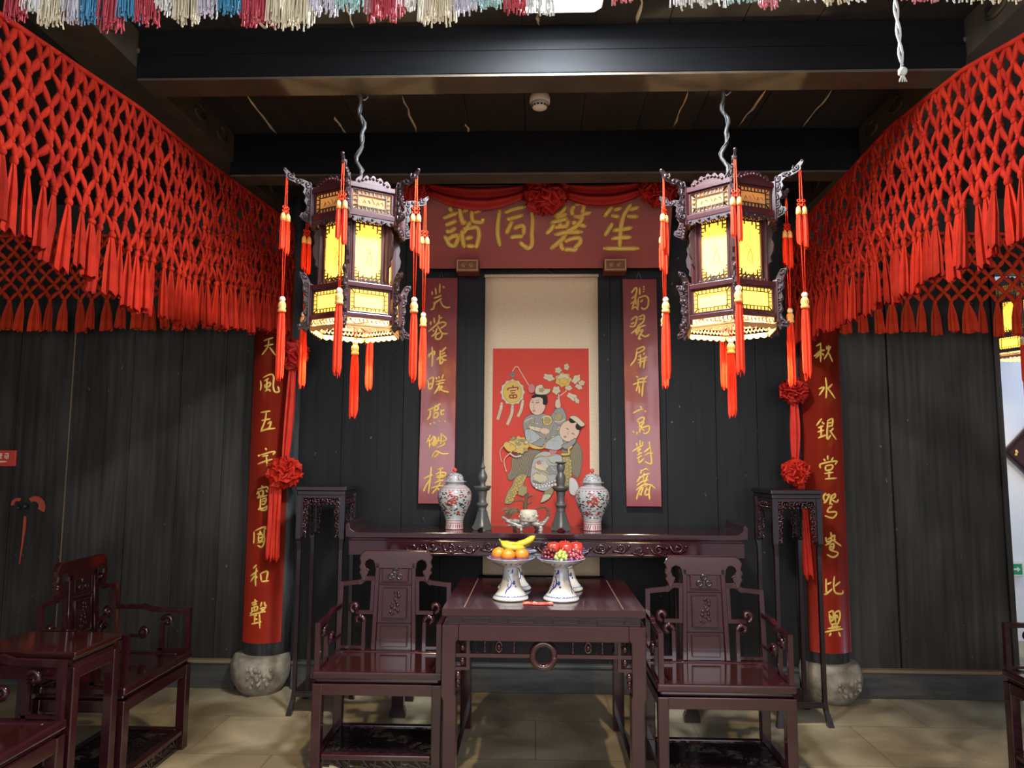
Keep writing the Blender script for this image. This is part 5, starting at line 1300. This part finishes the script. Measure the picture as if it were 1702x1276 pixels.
# ================================================================== FRUIT STANDS AND FRUIT
FP = fine([(.090, 0), (.092, .006), (.086, .016), (.066, .040), (.050, .074), (.041, .115), (.038, .150), (.044, .160), (.072, .172), (.104, .190), (.122, .205)])
def fruit_stand(loc, label, rot):
    t = thing('fruit_stand', loc, label, 'fruit stand', 'blue and white porcelain fruit stands', rot)
    foot = [p for p in FP if p[1] <= .158]; W = wrap(FP)
    m = MB().lathe(foot, 40)
    for k in range(30):
        u = 2 * PI * k / 30 * .085 * 1000
        brush(m, '%d,18 %d,23 %d,18' % (u, u + 8, u + 16), .003, lambda x, z, h: W(x * rad_at(FP, z) / .085, z, 0), 0, 1)
    for off in (0, 130, 260, -120):
        for st, w in (('-22,34 -18,52 -6,62 4,74 6,92 -2,108 -8,120', .006), ('-6,62 -16,70 -14,84', .004), ('4,78 16,86 26,84', .004), ('18,92 28,92 26,80 18,82 20,90', .007), ('28,66 36,70', .009), ('-4,128 8,134 16,146', .006), ('8,138 16,134 18,146 10,148', .007), ('-20,146 -12,142', .006), ('-18,96 -12,90', .005)):
            q = ' '.join('%d,%d' % (float(p.split(',')[0]) + off, float(p.split(',')[1])) for p in st.split())
            brush(m, q, w, lambda x, z, h: W(x * rad_at(FP, z) / .06, z, 0), 0, 1)
    m.build('pedestal', [PORC, BLUE], t)
    top = [p for p in FP if p[1] > .156] + [(.1235, .2065), (.121, .2075), (.112, .2015), (.092, .193), (.050, .186), (.002, .184)]
    m = MB().lathe(top, 48)
    m.lathe([(.1195, .2078), (.1160, .2060)], 48, (0, 0, .0006), 1)
    rr = random.Random(int(abs(rot) * 100) + 3)
    for k in range(22):
        a = 2 * PI * k / 22; z = .186
        brush(m, '%d,%d %d,%d' % (a * 100, 178 + rr.uniform(-6, 4), a * 100 + 10, 186 + rr.uniform(-4, 8)), .005, lambda x_, z_, h: W(x_ * rad_at(FP, z_) / .1, z_, 0), 0, 1)
        m.tube([(.100 * math.cos(a), .100 * math.sin(a), .1975), (.110 * math.cos(a + .1), .110 * math.sin(a + .1), .2015)], .0022, 4, 1)
    m.build('dish', [PORC, BLUE], t)
TZ = .8395
fruit_stand((-.128, 3.78, TZ), 'blue and white porcelain stand holding the oranges, front left', 0.0)
fruit_stand((.130, 3.775, TZ), 'blue and white porcelain stand holding the grapes, front right', 1.3)
fruit_stand((-.117, 4.06, TZ), 'blue and white porcelain stand behind the oranges, holding the bananas', 0.7)
fruit_stand((.167, 4.06, TZ), 'blue and white porcelain stand behind the grapes, holding the red apples', 2.1)
def orange(x, y, label):
    t = thing('orange', (x, y, TZ + .187), label, 'orange', 'oranges on the front left stand')
    m = MB().ball((0, 0, .0345), .0355, 24, 0, (1.03, 1.03, .95)); m.build('fruit', ORANGE, t)
    MB().lathe([(.001, .066), (.004, .0675), (.003, .0695), (.001, .0695)], 8).build('stem_scar', STEMG, t)
orange(-.190, 3.790, 'leftmost of the three oranges on the front left stand')
orange(-.140, 3.738, 'middle of the three oranges, nearest the stand rim')
orange(-.072, 3.765, 'rightmost of the three oranges, beside the grape stand')
def banana(par, pts, seed):
    P = smooth_path(pts, 6); k = len(P); 
    rs = [.006 + .0125 * min(1, (i / k) * 5, (1 - i / k) * 4.5) for i in range(k)]
    m = MB().tube(P, rs, 6); m.tube([P[0], P[0] + (P[0] - P[1]) * 2.2], .0055, 6, 1); m.tube([P[-1], P[-1] + (P[-1] - P[-2]) * 1.1], .004, 6, 1)
    m.build('banana', [BANANA, STEMG], par)
t = thing('banana_bunch', (-.117, 4.05, TZ + .205), 'bunch of yellow bananas on the stand behind the oranges', 'bananas')
banana(t, [(-.075, .0, .052), (-.045, -.012, .026), (.0, -.018, .018), (.05, -.012, .020)], 1)
banana(t, [(-.070, .03, .046), (-.03, .03, .030), (.03, .028, .028), (.08, .02, .036)], 2)
banana(t, [(-.005, .0, .034), (.04, .0, .040), (.078, .004, .056), (.108, .008, .078)], 3)
AP = fine([(.002, .006), (.012, .001), (.024, .006), (.034, .022), (.0375, .040), (.033, .058), (.020, .067), (.009, .063), (.001, .057)])
def apple(x, y, label, tilt):
    t = thing('apple', (x, y, TZ + .188), label, 'apple', 'red apples on the rear right stand')
    MB().lathe(AP, 28).build('fruit', APPLE, t); MB().tube([(0, 0, .056), (.002, 0, .066), (.006, 0, .074)], .0018, 6).build('stem', STEM, t)
apple(.098, 4.030, 'leftmost red apple, beside the bananas', 0)
apple(.165, 4.005, 'middle red apple behind the green grapes', 0)
apple(.222, 4.050, 'rightmost red apple, behind the red grapes', 0)
apple(.160, 4.098, 'rearmost red apple, hidden behind the middle one', 0)
def grapes(c, ext, n, material, label, seed):
    t = thing('grape_bunch', c, label, 'grapes', 'grape bunches on the front right stand'); rr = random.Random(seed)
    g = MB().ball((0, 0, 0), .0105, 12, 0, (1, 1, 1.12)).mesh('grape', material); pts = []
    tries = 0
    while len(pts) < n and tries < 4000:
        tries += 1
        p = Vector((rr.uniform(-1, 1) * ext[0], rr.uniform(-1, 1) * ext[1], rr.uniform(0, 1) * ext[2]))
        if (p.x / ext[0]) ** 2 + (p.y / ext[1]) ** 2 + (p.z / ext[2]) ** 2 > 1.05: continue
        if all((p - q).length > .0165 for q in pts): pts.append(p)
    for p in pts:
        o = bpy.data.objects.new('grape', g); col.objects.link(o); o.parent = t; o.location = p + Vector((0, 0, .0115)); o.rotation_euler = (rr.uniform(-1, 1), rr.uniform(-1, 1), 0)
    MB().tube([(0, 0, .012), (.004, .01, ext[2] + .010), (.012, .012, ext[2] + .026)], .002, 6).build('stalk', STEMG, t)
GZ = TZ + .190
grapes((.068, 3.765, GZ), (.036, .048, .058), 34, GRAPED, 'dark red grape bunch on the left of the front right stand', 1)
grapes((.128, 3.716, GZ), (.028, .034, .046), 24, GRAPEG, 'small green grape bunch between two red bunches', 2)
grapes((.199, 3.768, GZ), (.040, .050, .050), 36, GRAPER, 'rosy red grape bunch on the right of the front right stand', 3)
m = MB(); rr = random.Random(2)
m.grid(lambda u, v: Vector((-.075 + .15 * u, -.030 + .06 * v + .006 * math.sin(9 * u), 0.0012 + .0007 * math.sin(14 * u) * math.sin(8 * v) + .0007)), 16, 8)
o = m.build('red_paper', SIGNR, None, loc=(.012, 3.655, TZ), solid=0.0012)
mm = MB()
for k in range(16): mm.ball((rr.uniform(-.065, .065), rr.uniform(-.022, .022), .0035), rr.uniform(.003, .005), 6, 0, (1.6, 1, .3))
o2 = mm.build('cut_paper_flowers', SIGNW, o)
tag(o, 'flat red cut-paper slip lying on the table front, before the fruit stands', 'paper')

# ================================================================== LEFT WALL AND SIDE ROOM
t = thing('wall_sign', (-3.77, 5.012, 1.478), 'small red sign with cream print on the far left wall', 'sign')
MB().box(-.100, .100, -.010, .008, 0, .112).build('plate', SIGNR, t, bevel=0.003)
m = MB()
for x0, ss in ((.020, '0,88 30,88;4,78 4,58;26,90 28,56;4,70 26,70;8,62 24,52'), (-.022, '0,88 28,86;14,92 14,56;2,76 26,74;4,56 26,56'), (-.064, '2,90 2,56;28,90 26,58;2,88 28,88;2,72 28,72;2,56 30,56')):
    brush(m, ss, .0075, lambda x, z, h: Vector((x0 + x, -.0108 - h * .1, z)), .001)
brush(m, '-60,32 40,32', .010, lambda x, z, h: Vector((x, -.0108 - h * .1, z)), .001)
m.build('print', SIGNW, t)
t = thing('door_ring_paper', (-3.575, 5.015, 1.20), 'faded red paper crescents and strip pasted at the left door seam', 'paper strip')
def crescent(cx, cz, r, a0, a1, w0, w1):
    n = 14; outer = []; inner = []
    for i in range(n + 1):
        a = a0 + (a1 - a0) * i / n; w = w0 + (w1 - w0) * i / n
        outer.append((cx + (r + w) * math.cos(a), cz + (r + w) * math.sin(a))); inner.append((cx + r * math.cos(a), cz + r * math.sin(a)))
    return outer + inner[::-1]
m = MB().prism(crescent(.055, .0, .035, 2.2, -.5, .030, .050), lambda u, v, w: Vector((u, w, v)), 0.006).prism(crescent(-.065, .01, .025, 1.0, 3.3, .024, .02), lambda u, v, w: Vector((u, w, v)), 0.006)
m.build('crescent', FADED, t)
MB().prism([(-.012, -.07), (.006, -.07), (.008, -.14), (-.004, -.28), (-.016, -.40), (-.022, -.40), (-.014, -.25)], lambda u, v, w: Vector((u, w, v)), 0.005).build('strip', FADED, t)
MB().ball((0, -.012, .0), .020, 12).ball((-.05, -.008, -.01), .014, 10).build('iron_boss', DARKP, t)

t = thing('exit_sign', (4.165, 6.585, .553), 'small green exit sign with a white arrow in the bright side room', 'sign')
MB().box(-.085, .085, -.022, .012, 0, .125).build('housing', WHITEP, t, bevel=0.004)
MB().box(-.068, .068, -.025, -.021, .018, .107).build('green_face', GREENP, t)
m = MB()
def pz(u, v, w): return Vector((u, -.0265 + w, v))
m.prism([(-.010, .055), (.025, .055), (.025, .040), (.052, .0625), (.025, .085), (.025, .070), (-.010, .070)], pz, .002)
m.prism([(-.055, .035), (-.030, .035), (-.030, .090), (-.055, .090)], pz, .002)
m.build('arrow', WHITEP, t)
t = thing('lattice_plaque', (4.42, 6.57, 1.63), 'dark diamond-shaped plaque with gold marks on the bright side room wall', 'plaque')
dd = .29
MB().prism([(-dd, 0), (0, -dd), (dd, 0), (0, dd)], lambda u, v, w: Vector((u, w, v)), .03).build('panel', LWOOD, t, bevel=0.004)
m = MB(); q = .25
m.path([Vector((u, -.018, v)) for u, v in ((-q, 0), (0, -q), (q, 0), (0, q), (-q, 0))], .014, .010, (0, 1, 0))
m.build('moulding', BLACKW, t)
m = MB()
for ss in ('-60,110 60,110;0,150 0,-20;-70,40 70,40;-50,80 -60,0;50,80 60,0', '-70,-50 70,-50;-40,-20 -50,-110;40,-20 50,-110;-50,-110 50,-110;0,-20 0,-110', '-180,20 -165,-10;-190,-15 -170,-25;180,20 165,-10'):
    brush(m, ss, .022, lambda x, z, h: Vector((x, -.016 - h, z)), .006)
m.build('gold_marks', GOLD, t)
